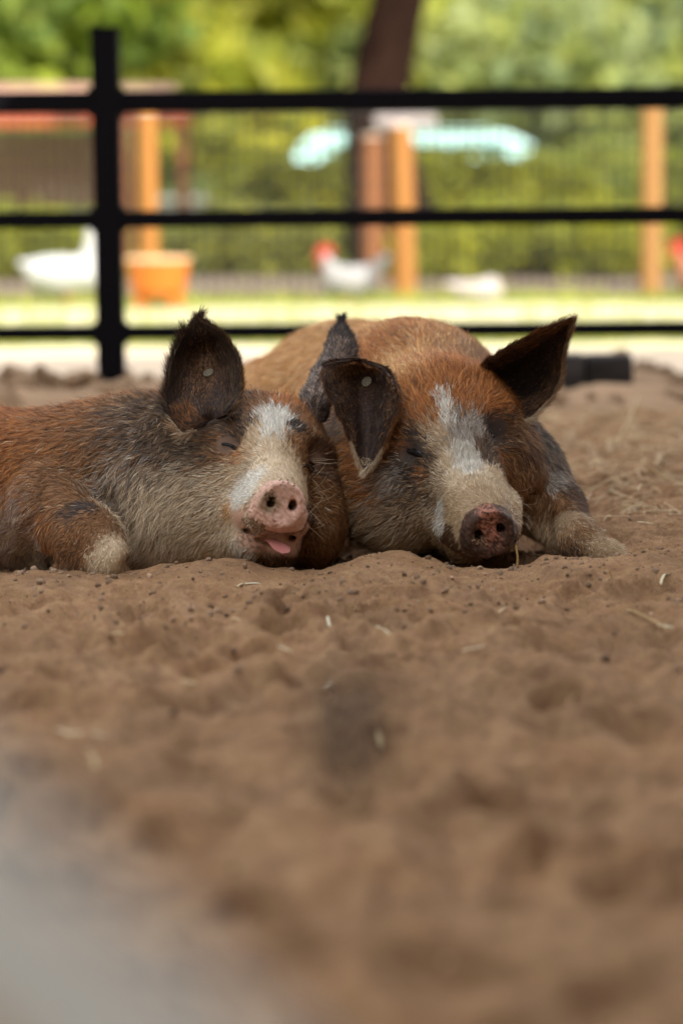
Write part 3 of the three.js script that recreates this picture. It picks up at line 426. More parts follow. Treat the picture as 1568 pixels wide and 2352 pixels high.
const B = buildPig(pigB, 'larger orange pig with a white blaze and a dark muddy snout', 'pigs dozing side by side', {
  patches: [
    [600, 850, 60, 'gold', 1.5], [680, 820, 60, 'gold', 1.5], [740, 790, 50, 'gold', 1.3], [680, 880, 50, 'gold', 1.2], [830, 780, 50, 'gold', 0.9], [900, 775, 50, 'rust', 0.6], [880, 790, 60, 'rust', 0.9], [980, 785, 50, 'gold', 0.9], [980, 785, 50, 'rust', 0.6], [1040, 800, 40, 'brown', 1.0], [1040, 800, 40, 'gold', 0.5], [1090, 825, 30, 'brown', 1.2], [930, 820, 40, 'gold', 0.8], [1000, 820, 40, 'rust', 1.0],
    [950, 860, 40, 'gold', 0.9], [970, 880, 36, 'rust', 1.6], [1010, 860, 36, 'rust', 1.6], [1070, 870, 40, 'rust', 1.7], [930, 920, 32, 'rust', 1.6], [975, 950, 24, 'rust', 1.5], [1085, 920, 28, 'rust', 1.5], [1120, 900, 26, 'rust', 1.2], [930, 960, 26, 'brown', 1.1], [900, 950, 24, 'brown', 0.9], [1050, 900, 14, 'brown', 0.8],
    [1016, 912, 9, 'white', 3.0], [1023, 938, 10, 'white', 3.0], [1031, 965, 10, 'white', 2.2], [1000, 960, 14, 'brown', 1.2], [1045, 995, 18, 'grey', 2.2], [1020, 1000, 14, 'tan', 1.6], [1060, 960, 14, 'roan', 1.6], [1080, 965, 18, 'grey', 1.4], [1058, 1035, 13, 'white', 1.9], [1068, 1060, 15, 'white', 2.4], [1085, 1078, 14, 'white', 1.8], [1030, 1060, 14, 'cream', 1.2], [1010, 1010, 16, 'beige', 1.4], [985, 985, 16, 'tan', 1.3],
    [955, 1000, 18, 'dark', 1.5], [950, 1050, 18, 'dark', 1.5], [930, 1080, 18, 'dark', 1.2], [965, 1080, 18, 'roan', 1.2], [990, 1060, 13, 'roan', 1], [970, 1085, 10, 'rust', 1.0], [905, 1040, 18, 'umber', 1.2], [915, 1010, 16, 'rust', 0.8], [890, 1085, 22, 'grey', 1.6], [885, 1120, 22, 'grey', 1.2],
    [840, 1070, 28, 'rust', 1.3], [800, 1050, 34, 'rust', 1.0], [800, 1050, 34, 'brown', 1.0], [770, 990, 34, 'brown', 1.2], [770, 1000, 34, 'roan', 1.0], [810, 1120, 34, 'brown', 1.3], [850, 1130, 28, 'rust', 0.9], [780, 1180, 40, 'umber', 1.2], [850, 1180, 34, 'beige', 1.2], [920, 1150, 26, 'roan', 1.0], [900, 1190, 30, 'beige', 1.5], [960, 1180, 30, 'beige', 1.4], [960, 1140, 24, 'roan', 1.1], [940, 1240, 30, 'beige', 1.6], [880, 1240, 30, 'beige', 1.3], [1000, 1250, 24, 'beige', 1.4], [1000, 1110, 18, 'beige', 1.3],
    [1012, 1165, 10, 'white', 2.2], [1010, 1200, 10, 'white', 2.2], [1045, 1150, 20, 'tan', 2.0], [1055, 1110, 18, 'cream', 1.5], [1085, 1120, 18, 'tan', 1.5], [1060, 1190, 18, 'tan', 1.6], [1030, 1235, 14, 'umber', 1.1], [1110, 1095, 16, 'cream', 1.7], [1150, 1100, 16, 'cream', 1.7], [1185, 1140, 12, 'cream', 1.4], [1195, 1180, 12, 'tan', 1.3],
    [1120, 980, 18, 'dark', 1.8], [1140, 1010, 18, 'dark', 1.5], [1125, 1045, 16, 'roan', 1.2], [1146, 1046, 10, 'rust', 1.5], [1165, 1060, 22, 'brown', 1.3], [1165, 990, 24, 'umber', 1.4], [1200, 1000, 28, 'brown', 1.1], [1200, 1040, 28, 'umber', 1.2], [1210, 1100, 30, 'brown', 1.3], [1215, 1160, 26, 'brown', 1.2], [1225, 1200, 24, 'tan', 0.7], [1240, 990, 26, 'roan', 1.1], [1255, 1040, 24, 'roan', 1.2],
    [1280, 1100, 20, 'grey', 1.6], [1300, 1070, 20, 'roan', 1.1], [1310, 1120, 22, 'umber', 1.8], [1325, 1160, 18, 'umber', 1.8], [1290, 1150, 20, 'brown', 1.3], [1300, 1200, 24, 'tan', 1.2], [1330, 1220, 24, 'brown', 1.2], [1360, 1240, 22, 'tan', 1.2], [1320, 1260, 20, 'roan', 0.9], [1400, 1265, 18, 'tan', 1.3],
  ],
  guides: [
    [1085, 1095, -0.15, -1, 8], [1060, 1030, -0.2, -1, 15], [1022, 940, -0.15, -1, 20, 0.45], [990, 880, -0.2, -1, 25, 0.45], [1080, 890, 0.15, -1, 24, 0.45], [930, 890, -0.5, -0.9, 22], [900, 800, -0.5, -0.8, 26], [1010, 800, 0.1, -1, 26], [1070, 810, 0.4, -0.9, 24], [650, 830, -1, -0.1, 28], [740, 790, -0.8, -0.4, 28], [700, 880, -1, 0.3, 26],
    [960, 960, -0.6, -0.8, 14], [1000, 1030, -0.7, -0.4, 11], [930, 1050, -0.9, 0.1, 12], [900, 1130, -0.9, 0.5, 18], [850, 1070, -1, 0.25, 26], [800, 1010, -1, 0.0, 30], [800, 1100, -1, 0.4, 30], [840, 1180, -0.9, 0.6, 28], [900, 1220, -0.8, 0.6, 26], [960, 1240, -0.7, 0.7, 22], [1000, 1240, -0.5, 0.8, 18], [990, 1160, -0.8, 0.4, 13], [1010, 1180, -0.6, 0.5, 10], [1045, 1150, -0.6, 0.0, 5], [1060, 1200, -0.5, 0.6, 6], [880, 960, -0.9, -0.2, 16],
    [1120, 1090, 0.3, -0.9, 7], [1190, 1150, 0.8, 0.2, 8], [1150, 1030, 0.7, 0.2, 14], [1170, 1080, 0.5, 0.8, 18], [1210, 1020, 0.5, 0.85, 24], [1215, 1120, 0.2, 1, 24], [1225, 1190, 0.0, 1, 20], [1260, 1040, 0.5, 0.9, 20], [1300, 1110, 0.5, 0.8, 14], [1330, 1200, 0.5, 0.8, 9], [1390, 1260, 0.7, 0.6, 8], [1100, 970, 0.4, -0.8, 14], [1150, 960, 0.8, -0.2, 14],
  ],
  long: [...Array(110)].map((_, i) => [640 + i * 4.2, (i < 30 ? 795 - i : 762 + Math.max(0, i - 85) * 2) + 6, -0.4 + 0.5 * Math.sin(i * 1.7), -0.9, 22 + 16 * Math.abs(Math.sin(i * 2.1)), i % 3 ? 'brown' : 'rust']).concat([...Array(16)].map((_, i) => [1185 + (i % 4) * 6, 1130 + i * 5, 0.9, -0.2 + (i % 5) * 0.12, 30, 'cream'])),
}, (q, p) => {
  const [dx, dy, dz] = disc(q, pigB), rr = Math.hypot(dx, dy);
  if (dz > -0.014 && rr < 0.058) {
    const m = n3(q.x * 110, q.y * 60, q.z * 110 + 7), m2 = n3(q.x * 300, q.y * 300, q.z * 300 + 9), k = clamp(smooth(0.024, 0.006, Math.abs(dx - 0.002 + 0.006 * m)) * smooth(0.1, 0.5, 0.35 + 0.7 * m2) * smooth(-0.035, 0.0, dy) + smooth(0.25, 0.6, m2) * 0.35 * smooth(0.0, 0.3, m), 0, 1), e = 0.9 + 0.35 * m2;
    return [lerp(0.075 * e, 0.42, k), lerp(0.043 * e, 0.175, k), lerp(0.032 * e, 0.12, k), smooth(-0.014, -0.008, dz)];
  }
  const lip = smooth(0.19, 0.23, q.z) * smooth(0.05, 0.035, q.y) * smooth(0.085, 0.06, Math.abs(q.x)); if (lip > 0.02) { const m = n3(q.x * 90, q.y * 90, q.z * 90); return [0.13 + 0.07 * m, 0.085 + 0.04 * m, 0.055 + 0.03 * m, lip * 0.9]; }
  const w = eyeBare(q); return w > 0.02 ? [0.06, 0.045, 0.042, Math.min(1, w * 2.4)] : null;
});

// tongue of the left pig
{
  const o = pigA, rows = 16, cols = 12, pos = [], idx = [];
  for (const sgn of [1, -1]) for (let i = 0; i <= rows; i++) for (let j = 0; j <= cols; j++) {
    const s = i / rows, t = (j / cols) * 2 - 1, w = 0.0168 * Math.sqrt(Math.max(0.0, 1 - Math.pow(s, 6))) * lerp(0.9, 1.1, s), h = 0.0032 * Math.sqrt(Math.max(0, 1 - t * t)) * (1 - s * s * 0.7);
    const y = 0.026 - 0.0065 * s - 0.016 * s * s * s - 0.0025 * t * t * (1 - s) + 0.0022 * (1 - Math.abs(t)) * -1 * s, p = o.at(0.004 + t * w + 0.010 * s, y - 0.002 + sgn * h, 0.240 + 0.054 * s); pos.push(p.x, p.y, p.z);
  }
  const n = (rows + 1) * (cols + 1);
  for (let k = 0; k < 2; k++) for (let i = 0; i < rows; i++) for (let j = 0; j < cols; j++) { const a = k * n + i * (cols + 1) + j, b = a + 1, c = a + cols + 1, d = c + 1; if (k) idx.push(a, c, b, b, c, d); else idx.push(a, b, c, b, d, c); }
  part('tongue', geo(pos, idx), new THREE.MeshPhysicalMaterial({ color: lin(0.52, 0.20, 0.18), roughness: 0.38, clearcoat: 0.3, clearcoatRoughness: 0.3 }), pigA.group);
}
// crumbs of earth stuck to the snouts
function crumbs(pig, spots, m) {
  const r = rng(91), gs = [];
  for (const [u, v, n, rad] of spots) for (let k = 0; k < n; k++) { const q = pig.hit(u + (r() + r() - 1) * rad, v + (r() + r() - 1) * rad * 0.7); if (pig.f(q.x, q.y, q.z) > 0.003) continue; const s = 0.0008 + 0.0024 * r() * r(), g = new THREE.IcosahedronGeometry(s, 0); g.scale(1, 0.7 + r() * 0.5, 1).rotateY(r() * 6).rotateX(r() * 6).translate(q.x, q.y, q.z); gs.push(g); }
  const o = part('stuck_earth', mergeGeometries(gs), m, pig.group); o.userData.kind = 'stuff';
}
const earthMat = mat([0.27, 0.18, 0.115], { roughness: 1 });
crumbs(pigA, [[617, 1142, 60, 16], [575, 1200, 130, 18], [595, 1212, 90, 16], [560, 1195, 40, 12], [660, 1105, 25, 25]], earthMat);
crumbs(pigB, [[1100, 1240, 40, 25]], earthMat);

// ears
const any = (r, ...l) => l[Math.floor(r() * l.length)];
const hump = (x, c, w) => Math.exp(-(((x - c) / w) ** 2));
const E1 = { skin: [[0.035, 0.02, 0.015], [0.08, 0.055, 0.045]], inside: (s, t, r) => { const k = r(); if (k < 0.9 * hump(t, 0.52, 0.26) * hump(s, 0.6, 0.3)) return any(r, 'brown', 'umber', 'brown'); if (k < 0.6 * hump(s, 0.9, 0.1)) return any(r, 'dark', 'roan'); if (t < 0.35 && s < 0.3 && k < 0.8) return any(r, 'brown', 'rust', 'umber'); if (t > 0.86 && k < 0.6) return any(r, 'roan', 'dark'); return any(r, 'black', 'umber', 'dark'); }, outside: (s, t, r) => any(r, 'dark', 'roan', 'brown'), rim: (s, t, r) => (t < 0.5 && s < 0.24 ? any(r, 'cream', 'tan', 'brown') : t > 0.5 && s < 0.9 ? any(r, 'dark', 'brown') : any(r, 'black', 'black', 'dark', 'brown')), rimLen: (s, t) => (t < 0.5 ? (s < 0.3 ? 0.032 : 0.026) : s > 0.85 ? 0.024 : 0.010) };
const earA = buildEar(pigA, 'ear', [[462, 978, 3.99], [420, 990, 3.955], [386, 935, 3.965], [388, 870, 4.015], [404, 810, 4.06], [428, 765, 4.09], [456, 734, 4.105]], [[487, 965, 4.03], [475, 940, 4.035], [462, 900, 4.075], [466, 862, 4.115], [470, 815, 4.135], [467, 770, 4.11], [457, 734, 4.105]], [[520, 952, 4.0], [545, 915, 4.025], [551, 872, 4.035], [545, 830, 4.045], [525, 790, 4.06], [493, 757, 4.08], [458, 734, 4.105]], E1, { seed: 21 });
earTag(earA.ear, earA.e, 0.49, 0.60, 0.0086);
const E2 = { skin: [[0.09, 0.065, 0.058], [0.06, 0.045, 0.04]], inside: (s, t, r) => (s > 0.8 || r() < 1.6 * Math.abs(t - 0.5) ? any(r, 'dark', 'black') : any(r, 'mauve', 'roan', 'dark')), outside: () => 'dark', rim: (s, t, r) => (s > 0.55 ? 'black' : 'dark'), rimLen: (s, t) => (s > 0.8 ? 0.022 : 0.010) };
buildEar(pigA, 'ear', [[682, 965, 4.13], [692, 915, 4.15], [712, 862, 4.20], [742, 815, 4.24], [758, 772, 4.26], [783, 737, 4.27]], [[712, 970, 4.10], [722, 915, 4.12], [742, 868, 4.17], [775, 825, 4.215], [786, 780, 4.245], [784, 737, 4.27]], [[748, 970, 4.13], [762, 920, 4.15], [788, 880, 4.20], [815, 838, 4.24], [814, 785, 4.26], [785, 737, 4.27]], E2, { seed: 22 });
const E3 = { skin: [[0.045, 0.024, 0.017], [0.16, 0.075, 0.035]], inside: (s, t, r) => { const k = r(); if (s > 0.86 && k < 0.7) return any(r, 'tan', 'cream'); if (k < 0.85 * hump(t, 0.30, 0.3) * hump(s, 0.32, 0.2)) return any(r, 'brown', 'umber', 'umber'); if (k < 0.7 * hump(t, 0.93, 0.08) * hump(s, 0.35, 0.3)) return any(r, 'brown', 'umber'); if (t < 0.14 && k < 0.6) return any(r, 'brown', 'umber'); return any(r, 'black', 'umber', 'black'); }, outside: (s, t, r) => any(r, 'rust', 'brown'), rim: (s, t, r) => (s > 0.72 ? any(r, 'cream', 'tan') : t > 0.5 ? any(r, 'dark', 'rust', 'umber') : any(r, 'umber', 'dark')), rimLen: (s, t) => (s > 0.75 ? 0.016 : 0.011), rimOut: (s) => (s > 0.7 ? 0.3 : 0.7) };
const earC = buildEar(pigB, 'ear', [[775, 872, 4.13], [746, 838, 4.065], [752, 885, 4.03], [774, 935, 4.02], [800, 988, 4.01], [817, 1040, 4.0], [834, 1080, 3.985]], [[845, 872, 4.16], [828, 826, 4.08], [832, 868, 4.11], [838, 925, 4.08], [844, 985, 4.045], [841, 1040, 4.015], [835, 1080, 3.985]], [[912, 915, 4.12], [900, 862, 4.06], [916, 908, 4.02], [903, 955, 4.01], [884, 1005, 4.0], [863, 1050, 3.995], [836, 1080, 3.985]], E3, { seed: 23 });
earTag(earC.ear, earC.e, 0.37, 0.56, 0.0086);
const E4 = { skin: [[0.03, 0.018, 0.014], [0.14, 0.075, 0.04]], inside: (s, t, r) => { const k = r(); if (t < 0.2 && k < 0.9 - t * 3) return any(r, 'brown', 'rust', 'umber'); if (t > 0.8 && k < 0.5) return any(r, 'umber', 'brown'); if (s > 0.8 && k < 0.6) return 'umber'; return any(r, 'black', 'black', 'umber'); }, outside: (s, t, r) => any(r, 'brown', 'umber', 'rust', 'brown'), rim: (s, t, r) => (t > 0.5 ? (s < 0.35 ? any(r, 'cream', 'tan', 'cream') : any(r, 'brown', 'tan', 'brown')) : any(r, 'brown', 'umber')), rimLen: (s, t) => (t > 0.5 ? (s < 0.4 ? 0.024 : 0.017) : 0.009) };
buildEar(pigB, 'ear', [[1092, 862, 4.15], [1118, 832, 4.12], [1160, 806, 4.09], [1205, 782, 4.085], [1255, 757, 4.10], [1312, 735, 4.13]], [[1128, 905, 4.17], [1150, 890, 4.19], [1192, 868, 4.20], [1232, 838, 4.185], [1266, 795, 4.16], [1312, 736, 4.13]], [[1150, 955, 4.13], [1195, 965, 4.11], [1250, 925, 4.115], [1282, 868, 4.13], [1291, 805, 4.14], [1313, 737, 4.13]], E4, { seed: 24 });
settle(pigA.group, V(-0.35, 0, -4.1)); settle(pigB.group, V(0.1, 0, -4.5));

// ------------------------------------------------------------------ ground beyond the pen, out to the horizon
{
  const xs = [], zs = [];
  for (let x = 0, s = 0.12; x < 160; x += s, s *= 1.1) xs.push(x); const X = [...xs.slice(1).map((x) => -x).reverse(), ...xs];
  for (let z = 6; z > -6.2; z -= 1.2) zs.push(z); for (let z = -6.4; z > -8.6; z -= 0.03) zs.push(z); for (let z = -8.6; z > -22; z -= 0.09) zs.push(z); for (let z = -22, s = 0.2; z > -260; z -= s, s *= 1.13) zs.push(z);
  const n = X.length, pos = [], col = [], idx = [];
  const soil = [0.27, 0.18, 0.115], pale = [0.50, 0.40, 0.30], straw = [0.47, 0.44, 0.29], green = [0.19, 0.22, 0.035], dirt = [0.17, 0.13, 0.105], lawn = [0.17, 0.20, 0.045];
  const mixc = (a, b, t) => a.map((q, i) => lerp(q, b[i], t));
  zs.forEach((z) => X.forEach((x) => {
    const w = 0.18 * n2(x * 0.9, z * 0.9 + 40) + 0.10 * n2(x * 3, z * 3), d = -z + w;
    let c = soil; c = mixc(c, pale, smooth(7.75, 8.05, d)); c = mixc(c, straw, smooth(9.2, 9.7, d)); c = mixc(c, green, smooth(9.75, 10.05, d)); c = mixc(c, straw, smooth(10.9, 11.3, d) * 0.9); c = mixc(c, pale, smooth(11.4, 11.8, d) * 0.35 * (1 - smooth(12.7, 13, d))); c = mixc(c, green, smooth(13.0, 13.4, d)); c = mixc(c, dirt, smooth(13.9, 14.4, d)); c = mixc(c, lawn, smooth(17.5, 18.4, d));
    const m = 1 + 0.16 * n2(x * 5, z * 5 + 3) + 0.16 * n2(x * 1.3, z * 1.3 + 60); const grassy = smooth(0.1, 0.6, n2(x * 2.2 + 20, z * 2.2)) * smooth(8.6, 9.6, d) * (1 - smooth(13.8, 14.4, d)); c = mixc(c, green, grassy * 0.3);
    const edge = -6.56 + 0.09 * n2(x * 2.3, 3) + 0.05 * n2(x * 7, 9), up = smooth(edge + 0.02, edge - 0.16, z), inside = z > -6.42 ? -0.35 : -0.09 * (1 - up), bank = (0.014 + 0.040 * n2(x * 2.6, z * 2.6) + 0.028 * n2(x * 8, z * 8) + 0.012 * n2(x * 21, z * 21)) * up * smooth(-8.3, -7.3, z);
    pos.push(x, inside + bank + (z < -20 ? 0.25 * n2(x * 0.05, z * 0.05) * smooth(-20, -40, z) : 0), z); col.push(c[0] * m, c[1] * m, c[2] * m);
  }));
  for (let j = 0; j + 1 < zs.length; j++) for (let i = 0; i + 1 < n; i++) { const a = j * n + i, b = a + 1, c = a + n, d = c + 1; idx.push(a, b, c, b, d, c); }
  single('ground', geo(pos, idx, col), mat(null, { vertexColors: true, roughness: 1 }), 'sunlit yard of pale sand, dry grass and bare earth', 'ground', null, 'structure');
}
// grass of the yard
{
  const r = rng(77), blade = geo([-0.5, 0, 0, 0.5, 0, 0, -0.3, 0.55, 0.12, 0.3, 0.55, 0.12, 0, 1, 0.45], [0, 1, 2, 1, 3, 2, 2, 3, 4]), N = 16000, m = new THREE.InstancedMesh(blade, mat(null, { side: THREE.DoubleSide, roughness: 0.9 }), N), M = new THREE.Matrix4(), q = new THREE.Quaternion(), c = new THREE.Color();
  let k = 0; while (k < N) { const band = r(), z = band < 0.4 ? -9.7 - r() * 0.7 : band < 0.55 ? -13.2 - r() * 0.6 : band < 0.6 ? -10.4 - r() * 2.6 : -17.5 - r() * 8, x = (r() - 0.5) * Math.abs(z) * 0.48; if (n2(x * 1.2, z * 1.2) < -0.25 && r() < 0.8) continue; q.setFromEuler(new THREE.Euler((r() - 0.5) * 0.6, r() * 6.3, 0)); const h = 0.04 + 0.07 * r(); M.compose(V(x, -0.005, z), q, V(0.009, h, h)); m.setMatrixAt(k, M); const y = r(); c.setRGB(0.16 + 0.2 * y, 0.22 + 0.12 * y, 0.03 + 0.05 * y); m.setColorAt(k, c); k++; }
  m.name = 'grass'; scene.add(shade(m)); tag(m, 'short yellow-green grass growing across the yard', 'grass', null, 'stuff');
}

// ------------------------------------------------------------------ timber edging and earth at the foot of the fence
const oldTimber = mat(null, { vertexColors: true, roughness: 0.95 });
function plank(sx, sy, sz, c, seed, seg = 14) {               // a rough sawn piece, long side along x
  const g = new THREE.BoxGeometry(sx, sy, sz, seg, 3, 3), p = g.attributes.position, col = [], r = rng(seed), o = r() * 50;
  for (let i = 0; i < p.count; i++) { const x = p.getX(i), y = p.getY(i), z = p.getZ(i), e = (Math.abs(y) > sy * 0.49 && Math.abs(z) > sz * 0.49) ? 0.93 : 1, w = 1 + 0.05 * n3(x * 4 + o, y * 20, z * 20); p.setXYZ(i, x, y * e * w, z * e * w); const m = 0.8 + 0.35 * n3(x * 3 + o, y * 60, z * 60) + 0.1 * r(); col.push(c[0] * m, c[1] * m, c[2] * m); }
  g.setAttribute('color', new THREE.BufferAttribute(new Float32Array(col), 3)); g.computeVertexNormals(); return g;
}
{
  const t = thing('wooden_block', 'dark block of two short timbers against the fence foot, beside bright sand', 'timber block', onGround(1335, 893, 0.03)); 
  part('timber', plank(0.16, 0.105, 0.15, [0.055, 0.05, 0.05], 71), oldTimber, t).position.set(-0.08, 0.05, 0); part('timber', plank(0.13, 0.10, 0.13, [0.04, 0.036, 0.036], 72), oldTimber, t).position.set(0.075, 0.05, 0.01);
}
{
  const r = rng(29), N = 420, m = new THREE.InstancedMesh(clodGeo(5, 2), mat([0.27, 0.18, 0.115], { roughness: 1 }), N), M = new THREE.Matrix4(), q = new THREE.Quaternion();
  for (let k = 0; k < N; k++) { const z = -6.5 - 1.35 * r(), x = (r() - 0.5) * 4.2, s = 0.014 + 0.045 * r() * r(); q.setFromEuler(new THREE.Euler(r() * 6, r() * 6, r() * 6)); M.compose(V(x, 0.012 + 0.040 * n2(x * 2.6, z * 2.6) - (z > -6.75 ? 0.035 : 0), z), q, V(s * 1.3, s, s)); m.setMatrixAt(k, M); }
  m.name = 'soil_lumps'; scene.add(shade(m)); tag(m, 'dark lumps of earth heaped along the foot of the fence', 'soil', null, 'stuff');
}
// ------------------------------------------------------------------ black steel fence
{
  const fm = new THREE.MeshPhysicalMaterial({ color: lin(0.0035, 0.003, 0.0045), roughness: 0.8, specularIntensity: 0.15 }), fz = 7.52;
  const xAt = (u, v) => P(u, v, fz), l = xAt(250, 500), t = thing('steel_fence', 'black painted steel fence with one square post and three rails', 'fence', V(l.x, 0, l.z));
  const pz = l.z, yTop = xAt(250, 76).y;
  part('post', new RoundedBoxGeometry(0.084, yTop + 0.25, 0.084, 3, 0.006).translate(0, (yTop - 0.25) / 2, 0), fm, t);
  part('post_cap', new RoundedBoxGeometry(0.090, 0.012, 0.090, 2, 0.004).translate(0, yTop + 0.006, 0), fm, t);
  for (const [v, h] of [[236, 0.066], [504, 0.054], [766, 0.046]]) {
    const y = xAt(250, v).y, left = new RoundedBoxGeometry(3.2, h, 0.05, 2, 0.008).translate(-1.6 - 0.043, y, 0), right = new RoundedBoxGeometry(4.4, h, 0.05, 2, 0.008).translate(2.2 + 0.043, y, 0);
    part('rail', left, fm, t); part('rail', right.rotateY(0), fm, t);
    for (const sx of [-1, 1]) part('bracket', new RoundedBoxGeometry(0.012, h + 0.02, 0.075, 2, 0.003).translate(sx * 0.048, y, 0), fm, t);
  }
  for (const x of [-3.25, 4.45]) { part('post', new RoundedBoxGeometry(0.084, yTop + 0.25, 0.084, 3, 0.006).translate(x, (yTop - 0.25) / 2, 0), fm, t); }
}
// ------------------------------------------------------------------ shade roof over the pen, out of the picture, which keeps the sun off the pigs
{
  const t = thing('pen_shelter', 'open timber shelter with a sheet roof over the pig pen', 'shelter', V(0, 0, 0)), wood = mat([0.2, 0.14, 0.09]), tin = mat([0.30, 0.28, 0.25], { roughness: 0.7, side: THREE.DoubleSide });
  const x0 = 0.5, x1 = 7.6, z0 = -5.4, z1 = 6.2, h0 = 3.3, h1 = 4.1;
  const n = 120, pos = [], idx = []; for (let i = 0; i <= n; i++) for (const z of [z0, z1]) { const k = i / n, x = lerp(x0, x1, k); for (const dy of [0, 0.03]) pos.push(x, lerp(h0, h1, k) + 0.02 * Math.sin(i * 2.1) + dy, z); }
  for (let i = 0; i < n; i++) { const a = i * 4; idx.push(a, a + 4, a + 2, a + 2, a + 4, a + 6, a + 1, a + 3, a + 5, a + 3, a + 7, a + 5); }
  part('roof_sheet', geo(pos, idx), tin, t);
  for (const x of [x0 + 0.25, x1 - 0.25]) for (const z of [z0 + 0.6, -0.2, z1 - 0.4]) if (!(x < 2 && z > -5 && z < 0)) part('post', box(x, lerp(h0, h1, (x - x0) / (x1 - x0)) / 2 - 0.15, z, 0.12, lerp(h0, h1, (x - x0) / (x1 - x0)) - 0.05, 0.12), wood, t);
  for (let k = 0; k < 28; k++) part('wall_board', box(x1 - 0.1, 1.8, lerp(z0 + 0.5, z1 - 0.3, k / 27), 0.03, 3.7, 0.44, 0.004), wood, t);
  for (let k = 0; k < 26; k++) part('wall_board', box(lerp(-0.4, x1 - 0.4, k / 25), 1.5, 2.6, 0.298, 3.1, 0.03, 0.004), wood, t);
  for (const x of [x0 + 0.25, x1 - 0.25]) part('beam', box(x, lerp(h0, h1, (x - x0) / (x1 - x0)) - 0.11, (z0 + z1) / 2, 0.08, 0.16, z1 - z0 - 0.1), wood, t);
}

// ------------------------------------------------------------------ wire fence on wooden posts beyond the yard
const postWood = (c) => mat(c.map((x) => x * 0.68), { roughness: 0.85 });
function woodPost(u, v0, v1, wpx, d, c, label, lean = 0) {
  const b = P(u, v1, d), top = P(u, v0, d), w = wpx * d / FPX, h = top.y, t = thing('wooden_fence_post', label, 'fence post', V(b.x, 0, b.z), 'posts of the wire fence');
  part('shaft', tubeGeo([V(0, -0.1, 0), V(lean * 0.5, h / 2, 0), V(lean, h, 0)], w / 2 * 1.02, w / 2 * 0.96, 10, 16, 0.03), postWood(c), t);
  const cap = new THREE.SphereGeometry(w / 2 * 0.97, 16, 6, 0, 7, 0, Math.PI / 2).scale(1, 0.25, 1).translate(lean, h, 0); part('cut_top', cap, mat([0.62, 0.52, 0.42]), t); return t;
}
const orange = [0.46, 0.20, 0.055];
woodPost(1492, 246, 679, 50, 14.3, [0.45, 0.23, 0.08], 'round wooden fence post with a sawn pale top beside the right-hand bush');
woodPost(930, 292, 686, 52, 14.1, orange, 'orange-brown wooden fence post carrying a small grey board on top', -0.02);
woodPost(857, 315, 640, 50, 16.6, [0.40, 0.165, 0.065], 'reddish fence post with a pale domed top beside the tree trunk');
woodPost(346, 262, 703, 42, 13.6, [0.50, 0.21, 0.05], 'slim orange fence post in front of the orange tub');
woodPost(297, 292, 640, 17, 17.5, [0.34, 0.12, 0.05], 'thin reddish post under the red roof edge');
{
  const b = P(930, 276, 14.1), t = thing('grey_board', 'small weathered grey board lying level on an orange-brown post', 'board', b); part('board', box(0, 0, 0, 0.36, 0.05, 0.2), mat([0.33, 0.29, 0.29]), t); part('lip', box(0, -0.036, 0.085, 0.34, 0.02, 0.02, 0.004), mat([0.28, 0.24, 0.24]), t);
}
{
  const t = thing('wire_netting', 'dark square wire netting stretched between the wooden posts', 'netting', V(0, 0, -14.35)), wm = mat([0.035, 0.03, 0.028], { roughness: 0.6, metalness: 0.3 }), hs = [], vs = [];
  for (let k = 0; k < 11; k++) part('wire', new THREE.CylinderGeometry(0.0085, 0.0085, 7.6, 5).rotateZ(Math.PI / 2).translate(0, 0.03 + k * 0.104, 0), wm, t);
  for (let x = -3.8; x <= 3.8; x += 0.062) vs.push(new THREE.CylinderGeometry(0.0048, 0.0048, 1.08, 4).translate(x, 0.56, 0.004)); const o = part('upright_wires', mergeGeometries(vs), wm, t); o.userData.kind = 'stuff';
}

// ------------------------------------------------------------------ trees and bushes
function leafGeo(seed, n, spread, size) {                      // one spray of leaves
  const r = rng(seed), pos = [], idx = []; for (let k = 0; k < n; k++) { const c = V(r() - 0.5, r() - 0.5, r() - 0.5).multiplyScalar(spread), a = V(r() - 0.5, r() - 0.5, r() - 0.5).normalize(), b = V(r() - 0.5, r() - 0.5, r() - 0.5).cross(a).normalize(), s = size * (0.6 + 0.8 * r()), i = pos.length / 3; for (const [p, q] of [[0, 0], [0.5, 0.32], [1, 0], [0.5, -0.32]]) { const v = c.clone().addScaledVector(a, p * s).addScaledVector(b, q * s); pos.push(v.x, v.y, v.z); } idx.push(i, i + 1, i + 2, i, i + 2, i + 3); } return geo(pos, idx);
}
const spray = [leafGeo(1, 9, 0.34, 0.17), leafGeo(2, 9, 0.26, 0.12)];
const leafMat = new THREE.MeshPhysicalMaterial({ roughness: 1, transmission: 0.55, thickness: 0, side: THREE.DoubleSide, specularIntensity: 0.2 });

